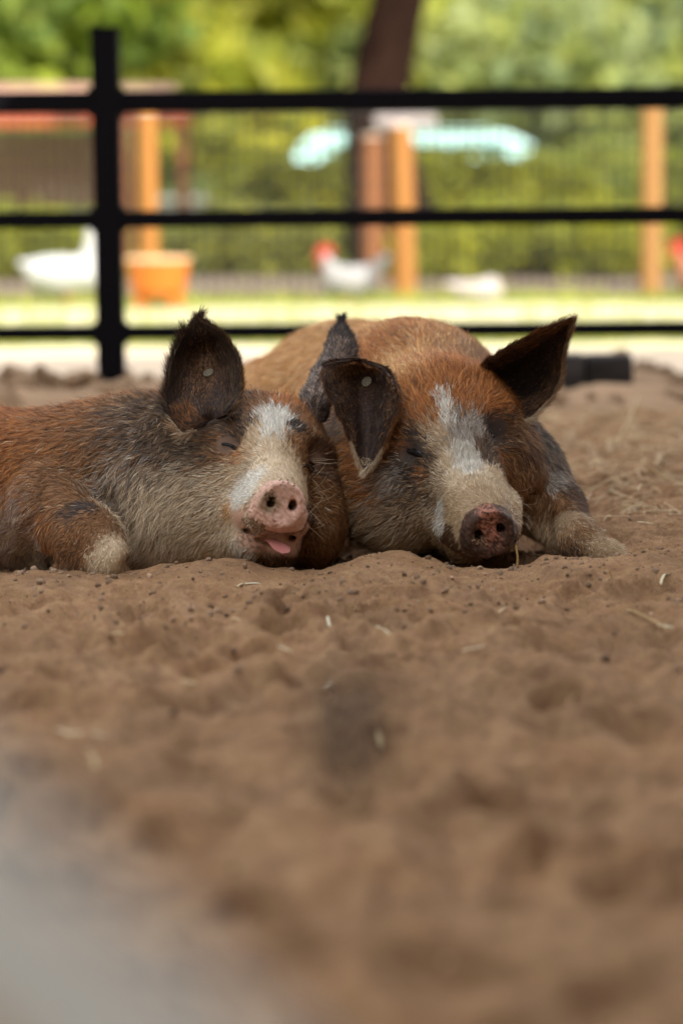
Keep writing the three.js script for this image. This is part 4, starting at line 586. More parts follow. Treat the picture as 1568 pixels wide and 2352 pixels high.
function foliage(name, parent, N, seed, blobs, tint, scale = 1, which = 0) {      // blobs: [x, y, z, rx, ry, rz]
  const r = rng(seed), m = new THREE.InstancedMesh(spray[which], leafMat, N), M = new THREE.Matrix4(), q = new THREE.Quaternion(), c = new THREE.Color();
  const vol = blobs.map((b) => b[3] * b[4] * b[5]), sum = vol.reduce((a, b) => a + b, 0);
  for (let k = 0; k < N; k++) { let t = r() * sum, i = 0; while (i < blobs.length - 1 && (t -= vol[i]) > 0) i++; const b = blobs[i]; let p; do p = V(r() * 2 - 1, r() * 2 - 1, r() * 2 - 1); while (p.lengthSq() > 1 || (p.lengthSq() < 0.3 && r() < 0.7)); q.setFromEuler(new THREE.Euler(r() * 6.3, r() * 6.3, r() * 6.3)); const s = scale * (0.7 + 0.7 * r()); M.compose(V(b[0] + p.x * b[3], b[1] + p.y * b[4], b[2] + p.z * b[5]), q, V(s, s, s)); m.setMatrixAt(k, M); const y = r(), w = r(); c.setRGB(tint[0] * (0.65 + 0.8 * y), tint[1] * (0.7 + 0.55 * y), tint[2] * (0.6 + 0.8 * w)); m.setColorAt(k, c); }
  m.name = name; shade(m); parent.add(m); m.userData.kind = 'stuff'; return m;
}
const bark = mat(null, { vertexColors: true, roughness: 1 });
function barkTube(pts, r0, r1, c, seg = 26, rad = 14) { const g = tubeGeo(pts, r0, r1, seg, rad, 0.1), p = g.attributes.position, col = []; for (let i = 0; i < p.count; i++) { const m = 0.75 + 0.45 * n3(p.getX(i) * 9, p.getY(i) * 2.2, p.getZ(i) * 9); col.push(c[0] * m, c[1] * m, c[2] * m); } g.setAttribute('color', new THREE.BufferAttribute(new Float32Array(col), 3)); return g; }
function tree(name, label, base, h, rad, N, seed, tint, group, o = {}) {
  const r = rng(seed), t = thing(name, label, 'tree', base, group), bc = o.bark || [0.09, 0.06, 0.045], tr = o.trunk || rad * 0.07, pts = o.path || [V(0, -0.2, 0), V(0.1 * (r() - 0.5), h * 0.25, 0), V(0.4 * (r() - 0.5), h * 0.5, 0.2 * (r() - 0.5)), V(0.5 * (r() - 0.5), h * 0.8, 0)];
  part('trunk', barkTube(pts, tr * (o.flare || 1.25), tr * 0.55, bc), bark, t);
  const blobs = o.blobs || [...Array(11)].map(() => { const a = r() * 6.3, k = Math.sqrt(r()); return [Math.cos(a) * k * rad * 0.75, h * (o.low || 0.35) + r() * h * (0.92 - (o.low || 0.35)), Math.sin(a) * k * rad * 0.6, rad * (0.3 + 0.25 * r()), rad * (0.25 + 0.2 * r()), rad * (0.3 + 0.2 * r())]; });
  blobs.slice(0, 7).forEach((b, i) => { const s = pts[Math.min(pts.length - 1, (o.fork || 1) + (i % 3))]; part('limb', barkTube([s.clone(), s.clone().lerp(V(b[0], b[1], b[2]), 0.5).add(V(0, 0.15, 0)), V(b[0], b[1], b[2])], tr * 0.42, tr * 0.12, bc, 10, 7), bark, t); });
  foliage('crown', t, N, seed + 1, blobs, tint, o.scale || 1.5); return t;
}
// the dark leaning tree behind the fence
{
  const b = onGround(905, 628), k = b.z / -18.8, d = -b.z;
  const at = (u, v) => { const p = P(u, v, d / Math.cos(0.13) * 0.995); return V(p.x - b.x, p.y - b.y, 0); };
  const path = [V(0, -0.2, 0), at(880, 560), at(872, 400), at(868, 220), at(915, 0), at(975, -260), at(1010, -520), at(1020, -900)];
  tree('leaning_tree', 'dark brown leaning tree trunk rising behind the wire fence', V(b.x, 0, b.z), 5, 3, 3200, 301, [0.23, 0.25, 0.028], null, { path, fork: 5, flare: 1.5, trunk: 0.185, bark: [0.026, 0.013, 0.0095], scale: 1.0, blobs: [[1.6, 4.2, 0, 1.3, 0.7, 1], [0.4, 5.0, 0, 1.6, 0.8, 1.3], [2.6, 4.4, -1.2, 1.2, 0.7, 1], [-1.0, 5.2, 0, 1.1, 0.6, 1], [-1.35, 2.35, 0.6, 0.5, 0.28, 0.4], [-0.55, 2.3, 0.8, 0.35, 0.2, 0.3], [1.9, 2.35, 0.5, 0.5, 0.2, 0.4]] });
}
{ const t = scene.children.find((o) => o.name === 'leaning_tree'); part('root_flare', barkTube([V(0.02, -0.2, 0.05), V(0, 0.5, 0.03), V(-0.06, 1.0, 0), V(-0.1, 1.3, 0)], 0.36, 0.17, [0.026, 0.013, 0.0095], 20, 18), bark, t); }
// a row of leafy trees that closes the view
[[-5.4, -34, 4.2, 2.7, [0.24, 0.33, 0.05], 'fresh green bushy tree standing behind the red-roofed shelter'], [-2.5, -36, 4.5, 3.0, [0.33, 0.36, 0.04], 'yellow-green leafy tree between the black fence post and the leaning trunk'], [0.8, -42, 5.2, 3.4, [0.30, 0.36, 0.09], 'leafy tree straight behind the leaning trunk'], [4.2, -38, 4.6, 3.1, [0.31, 0.38, 0.14], 'pale green tree rising behind the pale blue car'], [7.8, -37, 4.6, 3.0, [0.28, 0.36, 0.10], 'green tree beyond the right-hand fence post']].forEach(([x, z, h, rad, tint, label], i) => tree('leafy_tree', label, V(x, 0, z), h, rad, 3000, 400 + i * 7, tint, 'trees beyond the yard', { low: 0.14, scale: 1.9 }));
// trees round the pen, out of the picture: they close off the low sky beside and behind the camera
[[-8.5, -3.5, 'tall leafy tree overhanging the pen side opposite the timber shelter'], [-9, 2.5, 'tall leafy tree next to the shelter wall on the gate side'], [-6.5, 8, 'tall leafy tree behind the tube gate'], [-0.5, 10, 'tall leafy tree behind the timber shelter wall']].forEach(([x, z, label], i) => tree('shade_tree', label, V(x, 0, z), 7.2, 3.6, 3000, 700 + i * 9, [0.13, 0.18, 0.035], 'shade trees round the pen', { low: 0.1, scale: 2.1 }));
{ const t = new THREE.Group(); t.name = 'distant_wood'; scene.add(t); tag(t, 'distant mass of green woodland closing off the view', 'woodland', null, 'stuff'); const bl = []; const r = rng(5); for (let i = 0; i < 46; i++) bl.push([-44 + i * 2, 3 + 5 * r(), -58 - 5 * r(), 3.4, 3, 2.5], [-44 + i * 2, 1.5, -54 - 3 * r(), 3, 2, 2]); const f = foliage('leaves', t, 9000, 55, bl, [0.26, 0.33, 0.09], 5); }
// bushes behind the wire
function bush(u, d, w, h, seed, tint, label, N = 2600) { const b = P(u, 600, d), t = thing('bush', label, 'bush', V(b.x, 0, b.z), null), r = rng(seed), bl = [...Array(8)].map(() => [(r() - 0.5) * w, h * (0.3 + 0.4 * r()), (r() - 0.5) * 0.8, w * (0.2 + 0.12 * r()), h * (0.28 + 0.12 * r()), 0.5]); part('stems', mergeGeometries(bl.map((q) => barkTube([V(q[0] * 0.4, -0.05, 0), V(q[0] * 0.7, q[1] * 0.5, q[2] * 0.5), V(q[0], q[1], q[2])], 0.02, 0.008, [0.09, 0.06, 0.04], 6, 5))), bark, t); foliage('leaves', t, N, seed, bl, tint.map((x) => x * 1.3), 0.8, 1); return t; }
bush(690, 21, 0.95, 0.92, 601, [0.23, 0.25, 0.025], 'rounded yellow-green bush left of the leaning tree, behind the netting');
bush(1130, 19.5, 1.15, 0.86, 602, [0.24, 0.265, 0.022], 'bright yellow-green bush in front of the pale blue car');
bush(1330, 21, 1.3, 0.92, 603, [0.20, 0.24, 0.04], 'wide green bush next to the right-hand fence post');
bush(1590, 20, 1.0, 0.85, 604, [0.17, 0.21, 0.03], 'low green bush partly hidden by the right-hand fence post', 1800);
bush(470, 25, 1.1, 0.62, 605, [0.12, 0.16, 0.05], 'low dull green bush beside the slim orange post', 1800);
bush(40, 18, 1.2, 0.40, 606, [0.21, 0.24, 0.025], 'low yellow-green bush behind the white goose', 1800);
bush(90, 24, 1.4, 1.1, 607, [0.11, 0.17, 0.02], 'deep green bush under the red-roofed shelter', 2200);
bush(560, 18.5, 1.0, 0.36, 608, [0.20, 0.22, 0.04], 'low spreading weeds by the orange tub', 1400);
bush(1240, 17.6, 1.4, 0.42, 609, [0.22, 0.25, 0.022], 'low bright weeds along the wire netting below the bushes', 2000);

// ------------------------------------------------------------------ red-roofed shelter at the left
{
  const d = 19.5, b = onGround(150, 612), t = thing('red_roof_shelter', 'low wooden shelter with a red roof edge and dark open front', 'shelter', V(P(150, 600, d).x, 0, P(150, 600, d).z)), x = (u) => P(u, 300, d).x - P(150, 600, d).x, y = (v) => P(200, v, d).y;
  const red = mat([0.40, 0.075, 0.03]), brn = mat([0.36, 0.20, 0.14]), dk = brn;
  part('roof', geo([x(-260), y(278), 0.15, x(445), y(276), 0.15, x(380), y(196), -1.2, x(-260), y(190), -1.2, x(-260), y(278) + 0.04, 0.15, x(445), y(276) + 0.04, 0.15, x(380), y(196) + 0.04, -1.2, x(-260), y(190) + 0.04, -1.2], [0, 2, 1, 0, 3, 2, 4, 5, 6, 4, 6, 7, 0, 1, 5, 0, 5, 4, 1, 2, 6, 1, 6, 5]), brn, t);
  part('fascia', box((x(-260) + x(446)) / 2, (y(292) + y(262)) / 2, 0.17, x(446) - x(-260), y(262) - y(292), 0.03, 0.004), red, t);
  for (const u of [-200, 425]) part('post', box(x(u), y(292) / 2, 0.1, 0.09, y(292), 0.09), mat([0.32, 0.12, 0.05]), t);
  const nb = 16; for (let k = 0; k < nb; k++) part('board', box(x(-250 + k * 28), (y(300) + y(470)) / 2, -1.1, 0.088, y(300) - y(470), 0.02, 0.003), dk, t);
}
{ const b = P(140, 452, 22), o = single('pale_log', plank(0.62, 0.22, 0.2, [0.62, 0.6, 0.42], 9), oldTimber, 'pale sunlit log bench under the red-roofed shelter', 'log'); o.position.set(b.x, 0.11, b.z); o.position.y = b.y > 0.2 ? b.y : 0.2; o.scale.y = 1; const l = single('white_kerb', box(0, 0, 0, 0.85, 0.1, 0.12), mat([0.7, 0.68, 0.64]), 'long white kerb stone behind the slim orange post', 'kerb'); const q = P(468, 464, 23); l.position.set(q.x, q.y, q.z); }

// ------------------------------------------------------------------ orange tub
{
  const p = onGround(365, 706), d = 13.2, k = d / FPX, t = thing('orange_tub', 'orange plastic feed tub with a pale rim on two broad feet', 'tub', V(p.x, 0, p.z)), m = mat([0.50, 0.14, 0.018], { roughness: 0.5 });
  const W0 = 58 * k, W1 = 72 * k, h0 = 30 * k, h1 = 108 * k;
  part('shell', new THREE.LatheGeometry([[W0 * 0.2, h0], [W0, h0], [W0 * 1.04, h0 + 0.01], [W1, h1], [W1 - 0.008, h1], [W0 - 0.006, h0 + 0.02], [0.01, h0 + 0.02]].map((q) => new THREE.Vector2(...q)), 28), m, t);
  part('rim', new THREE.TorusGeometry(W1, 0.012, 8, 28).rotateX(Math.PI / 2).translate(0, h1, 0), mat([0.66, 0.40, 0.22], { roughness: 0.6 }), t);
  for (const s of [-1, 1]) part('foot', box(s * W0 * 0.62, h0 / 2, 0.02, W0 * 0.6, h0 + 0.004, W0 * 0.9, 0.012), m, t);
}
// ------------------------------------------------------------------ birds, each one smooth body
function bird(name, label, group, base, turn, fn, lo, hi, cell, colour, extra) {
  const t = thing(name, label, name === 'goose' ? 'goose' : 'hen', base, group); t.rotation.y = turn;
  const m = netMesh(fn, V(...lo), V(...hi), cell), pos = [], nor = [], col = []; m.pts.forEach((p, i) => { pos.push(p.x, p.y, p.z); const n = m.nor[i]; nor.push(n.x, n.y, n.z); col.push(...colour(p)); });
  part('body', geo(pos, m.idx, col, nor), mat(null, { vertexColors: true, roughness: 0.9 }), t); extra(t); return t;
}
bird('goose', 'white goose standing with its neck up beside the black fence post', null, onGround(150, 690), 0, (x, y, z) => { y += 0.115; let d = ell(x + 0.02, y - 0.25, z, 0.19, 0.125, 0.12); d = smin(d, cone(x, y, z, [-0.14, 0.29, 0], 0.07, [-0.25, 0.33, 0], 0.02), 0.05); d = smin(d, cone(x, y, z, [0.13, 0.27, 0], 0.085, [0.165, 0.42, 0], 0.04), 0.06); d = smin(d, cone(x, y, z, [0.165, 0.40, 0], 0.036, [0.16, 0.55, 0], 0.032), 0.03); d = smin(d, ell(x - 0.175, y - 0.58, z, 0.05, 0.036, 0.034), 0.02); d = smin(d, ell(x + 0.03, y - 0.27, Math.abs(z) - 0.085, 0.17, 0.075, 0.045), 0.02); return d; }, [-0.32, -0.03, -0.2], [0.28, 0.56, 0.2], 0.012, () => [0.46, 0.46, 0.46], (t) => {
  const o = mat([0.75, 0.25, 0.03], { roughness: 0.5 }); part('bill', new THREE.ConeGeometry(0.024, 0.08, 10).rotateZ(-Math.PI / 2).scale(1, 0.7, 1).translate(0.25, 0.455, 0), o, t);
  for (const s of [-1, 1]) { part('leg', tubeGeo([V(0.01, 0.06, s * 0.05), V(0.02, 0.03, s * 0.055), V(0.01, 0.008, s * 0.055)], 0.014, 0.009, 6, 7), o, t); part('foot', new THREE.CylinderGeometry(0.045, 0.045, 0.008, 3).scale(1.1, 1, 0.8).translate(0.035, 0.004, s * 0.055), o, t); part('eye', new THREE.SphereGeometry(0.006, 8, 6).translate(0.195, 0.475, s * 0.033), mat([0.02, 0.02, 0.02], { roughness: 0.2 }), t); }
});
function hen(base, turn, label, tone, comb = 1, low = 0.05) {
  return bird('hen', label, 'hens in the yard', base, turn, (x, y, z) => { y += low; let d = ell(x, y - 0.17, z, 0.135, 0.095, 0.085); d = smin(d, cone(x, y, z, [-0.09, 0.20, 0], 0.06, [-0.2, 0.31, 0], 0.022), 0.05); d = smin(d, cone(x, y, z, [0.09, 0.2, 0], 0.06, [0.135, 0.29, 0], 0.03), 0.05); d = smin(d, ell(x - 0.15, y - 0.31, z, 0.034, 0.03, 0.026), 0.02); return smin(d, ell(x + 0.02, y - 0.18, Math.abs(z) - 0.065, 0.1, 0.06, 0.03), 0.02); }, [-0.28, -0.03, -0.16], [0.24, 0.38, 0.16], 0.011, (p) => { const m = tone[0], n = p.x < -0.09 ? 0.45 : 1, s = 0.8 + 0.3 * n3(p.x * 40, p.y * 40, p.z * 40); return tone.map((q) => q * s * n); }, (t) => {
    const red = mat([0.40, 0.03, 0.02], { roughness: 0.6 }), leg = mat([0.6, 0.35, 0.06]);
    const s = new THREE.Shape(); s.moveTo(-0.05, 0); s.quadraticCurveTo(-0.06, 0.05, -0.035, 0.03); s.quadraticCurveTo(-0.02, 0.075, -0.005, 0.035); s.quadraticCurveTo(0.012, 0.07, 0.022, 0.03); s.quadraticCurveTo(0.04, 0.04, 0.045, 0); s.closePath();
    part('comb', new THREE.ExtrudeGeometry(s, { depth: 0.01, bevelEnabled: true, bevelSize: 0.004, bevelThickness: 0.004, bevelSegments: 2 }).scale(comb, comb, 1).translate(0.15, 0.33 - low, -0.005), red, t);
    for (const k of [-1, 1]) { part('wattle', new THREE.SphereGeometry(0.02, 10, 8).scale(0.6, 1.4, 0.5).translate(0.172, 0.275 - low, k * 0.012), red, t); part('face', new THREE.SphereGeometry(0.024, 10, 8).scale(1, 0.9, 0.4).translate(0.155, 0.312 - low, k * 0.02), red, t); part('eye', new THREE.SphereGeometry(0.0055, 8, 6).translate(0.16, 0.318 - low, k * 0.029), mat([0.02, 0.015, 0.01], { roughness: 0.2 }), t); part('leg', tubeGeo([V(0.01, 0.06, k * 0.035), V(0.015, 0.03, k * 0.04), V(0.01, 0.006, k * 0.04)], 0.009, 0.006, 6, 6), leg, t); for (const a of [-0.5, 0, 0.5]) part('toe', tubeGeo([V(0.01, 0.006, k * 0.04), V(0.03, 0.006, k * 0.04 + a * 0.02), V(0.052, 0.004, k * 0.04 + a * 0.045)], 0.005, 0.003, 4, 5), leg, t); }
    part('beak', new THREE.ConeGeometry(0.012, 0.035, 8).rotateZ(-Math.PI / 2).translate(0.195, 0.305 - low, 0), mat([0.6, 0.42, 0.12]), t);
  });
}
hen(onGround(806, 696), Math.PI - 0.15, 'pale grey hen with a red comb standing before the orange-brown post', [0.36, 0.35, 0.35], 1.0, 0.06);
bird('hen', 'white hen lying low on the bare earth with its head tucked in', 'hens in the yard', onGround(1105, 694), 0.3, (x, y, z) => { let d = ell(x, y - 0.05, z, 0.125, 0.075, 0.09); d = smin(d, cone(x, y, z, [-0.08, 0.06, 0], 0.04, [-0.17, 0.09, 0], 0.02), 0.04); return smin(d, ell(x - 0.06, y - 0.105, z, 0.045, 0.035, 0.04), 0.03); }, [-0.24, -0.04, -0.14], [0.18, 0.18, 0.14], 0.011, (p) => [0.36, 0.32, 0.30], (t) => { part('beak', new THREE.ConeGeometry(0.012, 0.03, 8).rotateZ(-Math.PI / 2).translate(0.115, 0.1, 0), mat([0.6, 0.42, 0.12]), t); part('tail', new THREE.ConeGeometry(0.045, 0.12, 8).rotateZ(1.2).scale(1, 1, 0.4).translate(-0.17, 0.1, 0), mat([0.4, 0.34, 0.32]), t); });
hen(onGround(1616, 690), Math.PI - 0.3, 'rusty hen with a red comb beside the right-hand fence post', [0.42, 0.16, 0.09], 1.1);

// ------------------------------------------------------------------ pale blue car
{
  const d = 31, at = P(985, 360, d), t = thing('parked_car', 'pale blue parked car half hidden behind the bushes', 'car', V(at.x, 0, at.z)), x = (u) => P(u, 330, d).x - at.x, y = (v) => P(985, v, d).y;
  const paint = new THREE.MeshPhysicalMaterial({ color: lin(0.42, 0.66, 0.64), roughness: 0.3, clearcoat: 1, clearcoatRoughness: 0.06 }), glass = new THREE.MeshPhysicalMaterial({ color: lin(0.02, 0.07, 0.06), roughness: 0.06, metalness: 0, clearcoat: 1 }), rub = mat([0.02, 0.02, 0.02]);
  const prof = (pts, depth, bev) => { const s = new THREE.Shape(); s.moveTo(...pts[0]); for (const q of pts.slice(1)) q.length === 2 ? s.lineTo(...q) : s.quadraticCurveTo(...q); s.closePath(); return new THREE.ExtrudeGeometry(s, { depth, bevelEnabled: true, bevelSize: bev, bevelThickness: bev, bevelSegments: 5, curveSegments: 14 }).translate(0, 0, -depth / 2); };
  const yr = y(300), yb = y(372), xl = x(700), xr = x(1235);
  part('body', prof([[xl - 0.25, 0.3], [xl - 0.32, 0.62], [xl - 0.2, yb], [xr - 0.05, yb], [xr + 0.75, yb - 0.12, xr + 0.95, 0.62], [xr + 0.95, 0.3]], 1.5, 0.08), paint, t);
  part('cabin', prof([[xl - 0.1, yb - 0.02], [xl + 0.02, yr - 0.1, xl + 0.35, yr - 0.07], [xr - 0.75, yr - 0.07], [xr - 0.35, yr - 0.1, xr + 0.05, yb - 0.02]], 1.2, 0.07), paint, t);
  for (const s of [-1, 1]) { for (const [a, b] of [[0.12, 0.34], [0.37, 0.60], [0.63, 0.84]]) part('window', box(lerp(xl, xr, (a + b) / 2), (yr + yb) / 2 - 0.07, s * 0.672, (xr - xl) * (b - a), (yr - yb) * 0.5, 0.02, 0.03), glass, t); for (const f of [0.05, 0.98]) { const w = new THREE.Mesh(); part('wheel', new THREE.CylinderGeometry(0.31, 0.31, 0.2, 24).rotateX(Math.PI / 2).translate(lerp(xl, xr + 0.3, f), 0.31, s * 0.74), rub, t); part('rim', new THREE.CylinderGeometry(0.18, 0.18, 0.21, 18).rotateX(Math.PI / 2).translate(lerp(xl, xr + 0.3, f), 0.31, s * 0.745), mat([0.5, 0.5, 0.5], { metalness: 0.6, roughness: 0.4 }), t); } part('headlight', new THREE.SphereGeometry(0.1, 12, 8).scale(0.5, 0.7, 1).translate(xr + 0.98, 0.62, s * 0.6), mat([0.7, 0.7, 0.7], { roughness: 0.15 }), t); }
}

// ------------------------------------------------------------------ straw, clods, stones
const strawMats = [[0.55, 0.43, 0.22], [0.66, 0.56, 0.36], [0.42, 0.29, 0.12], [0.72, 0.66, 0.5]].map((c) => mat(c, { roughness: 0.6 }));
function strawGeo(len, w, bend, r) { const n = 5, pos = [], idx = []; for (let i = 0; i <= n; i++) { const t = i / n - 0.5, x = t * len, y = bend * len * (0.25 - t * t), ww = w * (0.85 + 0.15 * Math.cos(t * 2.4)); for (const [a, b] of [[-1, 0], [0, 0.55], [1, 0], [0, -0.35]]) pos.push(x, y + b * ww * 0.5, a * ww * 0.5 + bend * len * 0.2 * t * t); } for (let i = 0; i < n; i++) for (let k = 0; k < 4; k++) { const a = i * 4 + k, b = i * 4 + (k + 1) % 4; idx.push(a, b, a + 4, b, b + 4, a + 4); } idx.push(0, 2, 1, 0, 3, 2); const e = n * 4; idx.push(e, e + 1, e + 2, e, e + 2, e + 3); return geo(pos, idx); }
const straws = [[545, 1351, 562, 1344, 1], [563, 1345, 598, 1345, 3], [534, 1425, 580, 1435, 0], [748, 1413, 757, 1443, 3], [852, 1442, 915, 1470, 1], [745, 1580, 782, 1566, 3], [872, 1690, 880, 1720, 0], [130, 1683, 160, 1692, 1], [160, 1690, 243, 1696, 1], [205, 1730, 222, 1770, 0], [1510, 1441, 1545, 1447, 3], [1330, 1335, 1342, 1332, 1], [1515, 1345, 1532, 1312, 1], [1440, 1405, 1560, 1465, 2], [1462, 1203, 1500, 1209, 1], [1380, 1222, 1412, 1226, 1], [520, 1328, 560, 1330, 2], [470, 1870, 510, 1905, 0], [1300, 1630, 1330, 1590, 2], [420, 1570, 450, 1575, 0], [1140, 1415, 1160, 1400, 1], [240, 1475, 285, 1460, 0], [1395, 1130, 1450, 1150, 1], [1480, 1100, 1560, 1130, 2], [1350, 1075, 1400, 1060, 1], [1440, 1180, 1500, 1165, 3], [1500, 1050, 1560, 1040, 1], [1380, 1010, 1440, 1020, 0], [1290, 1352, 1318, 1345, 0], [1060, 1500, 1110, 1490, 1], [640, 1490, 668, 1502, 1]];
const strawNames = { 0: 'short pale straw tilted against a brighter one before the grey pig', 1: 'bright straw lying level on the rise before the grey pig', 3: 'white stub of straw pointing away between the two pigs', 4: 'long straw beside the dark flat clod', 8: 'blurred yellow straw lying level on the trodden sand', 12: 'straw stuck up at a slant near the stretched foreleg', 13: 'long brown straw trailing over the sand before the stretched foreleg' };
straws.forEach(([u0, v0, u1, v1, k], i) => {
  let a = onGround(u0, v0), b = onGround(u1, v1); for (let t = 0; t < 4; t++) { a = onGround(u0, v0, sandY(a.x, a.z) + 0.003); b = onGround(u1, v1, sandY(b.x, b.z) + 0.003); }
  const len = a.distanceTo(b), far = len > 0.16; if (far) b.lerp(a, 1 - 0.16 / len);
  const o = single('straw', strawGeo(Math.min(len, 0.16), 0.0042, 0.05 + 0.08 * R0(), R0), strawMats[k], strawNames[i] || 'short pale piece of straw lying on the sand', 'straw', strawNames[i] ? undefined : 'straw scattered on the sand'); o.position.copy(a).lerp(b, 0.5); o.position.y += 0.003; o.quaternion.setFromUnitVectors(V(1, 0, 0), b.clone().sub(a).normalize());
});
// upright stalks
for (const [u, v, du, dv, len, d, k, l] of [[1432, 1420, -34, -110, 0.075, 3.6, 2, 'brown stalk standing upright in the sand in front of the foreleg'], [1186, 1312, -2, -60, 0.035, 3.85, 2, 'short stalk sticking up by the muddy snout'], [1415, 1020, 50, -110, 0.13, 5.6, 1, 'tall blurred stalk rising from the litter behind the larger pig'], [1568, 1135, -75, -62, 0.11, 4.9, 0, 'dry stem leaning in from the litter beside the larger pig']]) { const a = P(u, v, d), b = P(u + du, v + dv, d - 0.01); const o = single('dry_stalk', tubeGeo([V(0, 0, 0), b.clone().sub(a).multiplyScalar(0.5).add(V(0.002, 0, 0.002)), b.clone().sub(a)], 0.0022 * d / 4, 0.0015 * d / 4, 8, 6), strawMats[k], l, 'stalk'); o.position.copy(a); }
{
  // loose litter behind the foreleg, too fine to count
  const r = rng(63), g = strawGeo(1, 0.05, 0.12, r), N = 1500, m = new THREE.InstancedMesh(g, mat(null, { roughness: 0.7 }), N), M = new THREE.Matrix4(), q = new THREE.Quaternion(), c = new THREE.Color();
  for (let k = 0; k < N; k++) { const z = -4.3 - r() * 2.2, x = 0.40 + r() * 0.9, s = 0.03 + 0.13 * r() * r(); q.setFromEuler(new THREE.Euler((r() - 0.5) * 0.4, r() * 6.3, (r() - 0.5) * 0.7)); M.compose(V(x, sandY(x, z) + 0.006 + 0.01 * r(), z), q, V(s, 0.08, 0.08)); m.setMatrixAt(k, M); const y = r(); c.setRGB(0.28 + 0.34 * y, 0.19 + 0.27 * y, 0.10 + 0.17 * y); m.setColorAt(k, c); }
  m.name = 'hay_litter'; scene.add(shade(m)); tag(m, 'thin broken hay strewn on the sand behind the larger pig', 'hay', null, 'stuff');
}
function clodGeo(seed, det = 2) { const g = mergeVertices(new THREE.IcosahedronGeometry(1, det).deleteAttribute('uv').deleteAttribute('normal')), p = g.attributes.position; for (let i = 0; i < p.count; i++) { const v = V(p.getX(i), p.getY(i), p.getZ(i)), k = 1 + 0.28 * n3(v.x * 1.3 + seed * 9, v.y * 1.3, v.z * 1.3) + 0.12 * n3(v.x * 4 + seed, v.y * 4, v.z * 4); p.setXYZ(i, v.x * k, v.y * k * 0.72, v.z * k); } g.computeVertexNormals(); return g; }
const clods = [1, 2, 3, 4].map((k) => clodGeo(k));
const clodMats = [[0.17, 0.115, 0.075], [0.12, 0.08, 0.055], [0.26, 0.18, 0.12], [0.30, 0.24, 0.18]].map((c) => mat(c, { roughness: 1 }));
[[263, 1328, 9, 0, 'dark pointed clod of earth in front of the folded foreleg'], [85, 1358, 9, 2], [98, 1362, 8, 2], [95, 1340, 10, 2], [35, 1335, 6, 0], [340, 1420, 7, 1], [942, 1465, 11, 1, 'dark flat clod beside a long straw on the sand'], [838, 1302, 9, 1, 'dark crumb of earth on the rise between the pigs'], [800, 1282, 9, 3, 'small pale stone between the two pigs'], [1278, 1407, 5, 1], [1352, 1318, 15, 3, 'half buried pale stone on the sand by the foreleg'], [1300, 1302, 9, 1], [15, 1475, 12, 1], [585, 1462, 7, 2], [1390, 1515, 10, 1], [1240, 1360, 7, 1], [660, 1400, 7, 0], [520, 1415, 6, 1], [960, 1385, 6, 3], [1080, 1390, 6, 0], [735, 1372, 4, 3], [1110, 1365, 6, 1], [700, 1345, 5, 0], [440, 1330, 5, 0]].forEach(([u, v, px, k, l], i) => { let a = onGround(u, v); for (let t = 0; t < 4; t++) a = onGround(u, v, sandY(a.x, a.z)); const s = px * a.distanceTo(camera.position) / FPX, o = single(k === 3 ? 'stone' : 'earth_clod', clods[i % 4], clodMats[k], l || (k === 3 ? 'tiny pale stone lying on the sand' : 'small brown lump of earth lying on the sand'), k === 3 ? 'stone' : 'clod', l ? undefined : k === 3 ? 'pale stones on the sand' : 'clods on the sand'); o.position.copy(a); o.position.y += s * 0.35; o.scale.setScalar(s); o.rotation.y = i * 1.3; });
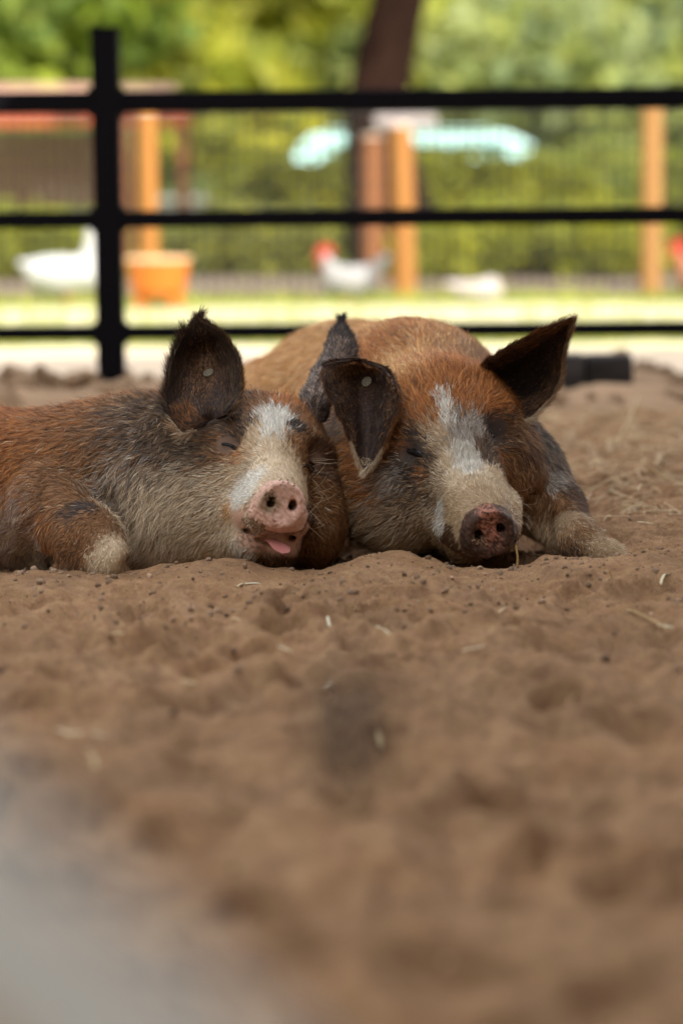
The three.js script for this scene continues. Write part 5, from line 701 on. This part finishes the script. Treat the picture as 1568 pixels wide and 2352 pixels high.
{
  const r = rng(19), N = 8500, m = new THREE.InstancedMesh(clodGeo(9, 1), mat(null, { roughness: 1 }), N), M = new THREE.Matrix4(), q = new THREE.Quaternion(), c = new THREE.Color();
  for (let k = 0; k < N; k++) { const z = r() < 0.5 ? -3.35 - 0.6 * r() : -1.4 - 3.6 * Math.sqrt(r()), x = (r() - 0.5) * (0.5 - z * 0.4), cl = n2(x * 3 + 8, z * 3); if (cl < -0.1 && r() < 0.6) { k--; continue; } const s = 0.0006 + 0.0050 * Math.pow(r(), 9) + 0.0011 * r() * r(); q.setFromEuler(new THREE.Euler(r() * 6, r() * 6, r() * 6)); M.compose(V(x, sandY(x, z) + s * 0.1, z), q, V(s, s, s)); m.setMatrixAt(k, M); const y = r(), w = r() < 0.08 ? 1.7 : 1; c.setRGB((0.14 + 0.2 * y) * w, (0.092 + 0.14 * y) * w, (0.06 + 0.10 * y) * w); m.setColorAt(k, c); }
  m.name = 'sand_grains'; scene.add(shade(m)); tag(m, 'fine crumbs and grit scattered over the sand', 'grit', null, 'stuff');
}

// ------------------------------------------------------------------ close to the lens: galvanised gate and a tied wire
{
  const z = -0.42, t = thing('tube_gate', 'pale galvanised tube gate whose diagonal brace crosses very close by', 'gate', V(0, 0, z)), m = mat([0.70, 0.72, 0.69], { roughness: 0.6, metalness: 0.0 }), pipe = (a, b, r) => tubeGeo([a, a.clone().lerp(b, 0.5), b], r, r, 4, 16);
  const q = P(30, 2228, 0.425), k = 0.95, yA = 1.12, yB = 0.2; part('brace', pipe(V(q.x - (yA - q.y) / k, yA, q.z - z), V(q.x + (q.y - yB) / k, yB, q.z - z), 0.0165), m, t);
  part('rail', pipe(V(-0.78, yA, 0), V(1.5, yA, 0), 0.017), m, t); part('rail', pipe(V(-0.78, yB, 0), V(1.5, yB, 0), 0.017), m, t); part('upright', pipe(V(-0.78, 0.05, 0), V(-0.78, 1.2, 0), 0.019), m, t); part('upright', pipe(V(1.5, 0.05, 0), V(1.5, 1.2, 0), 0.019), m, t);
}
{
  const d = 0.92, k = P(800, 1655, d), t = thing('fence_wire', 'thin dark wire strung low across the pen with a twisted knot', 'wire', V(0, 0, k.z)), m = mat([0.03, 0.028, 0.03], { roughness: 0.6 });
  const l = P(-200, 1840, d), rr = P(1800, 1600, d), w = (p) => V(p.x, p.y, 0);
  part('strand', tubeGeo([V(l.x - 1, l.y - 0.06, 0), w(l), w(P(300, 1745, d)), w(k), w(P(1200, 1560, d)), w(rr), V(rr.x + 1, rr.y + 0.05, 0)], 0.0011, 0.0011, 60, 6), m, t);
  const pts = []; for (let i = 0; i <= 70; i++) { const s = i / 70; pts.push(V(k.x + 0.0068 * Math.cos(i * 0.9), k.y + 0.018 - 0.044 * s, 0.0068 * Math.sin(i * 0.9))); } part('knot', tubeGeo(pts, 0.0032, 0.0032, 220, 6), m, t);
  for (const x of [l.x - 1, rr.x + 1]) part('stake', box(x, 0.25, 0, 0.025, 0.7, 0.025, 0.003), m, t);
}
renderer.render(scene, camera);
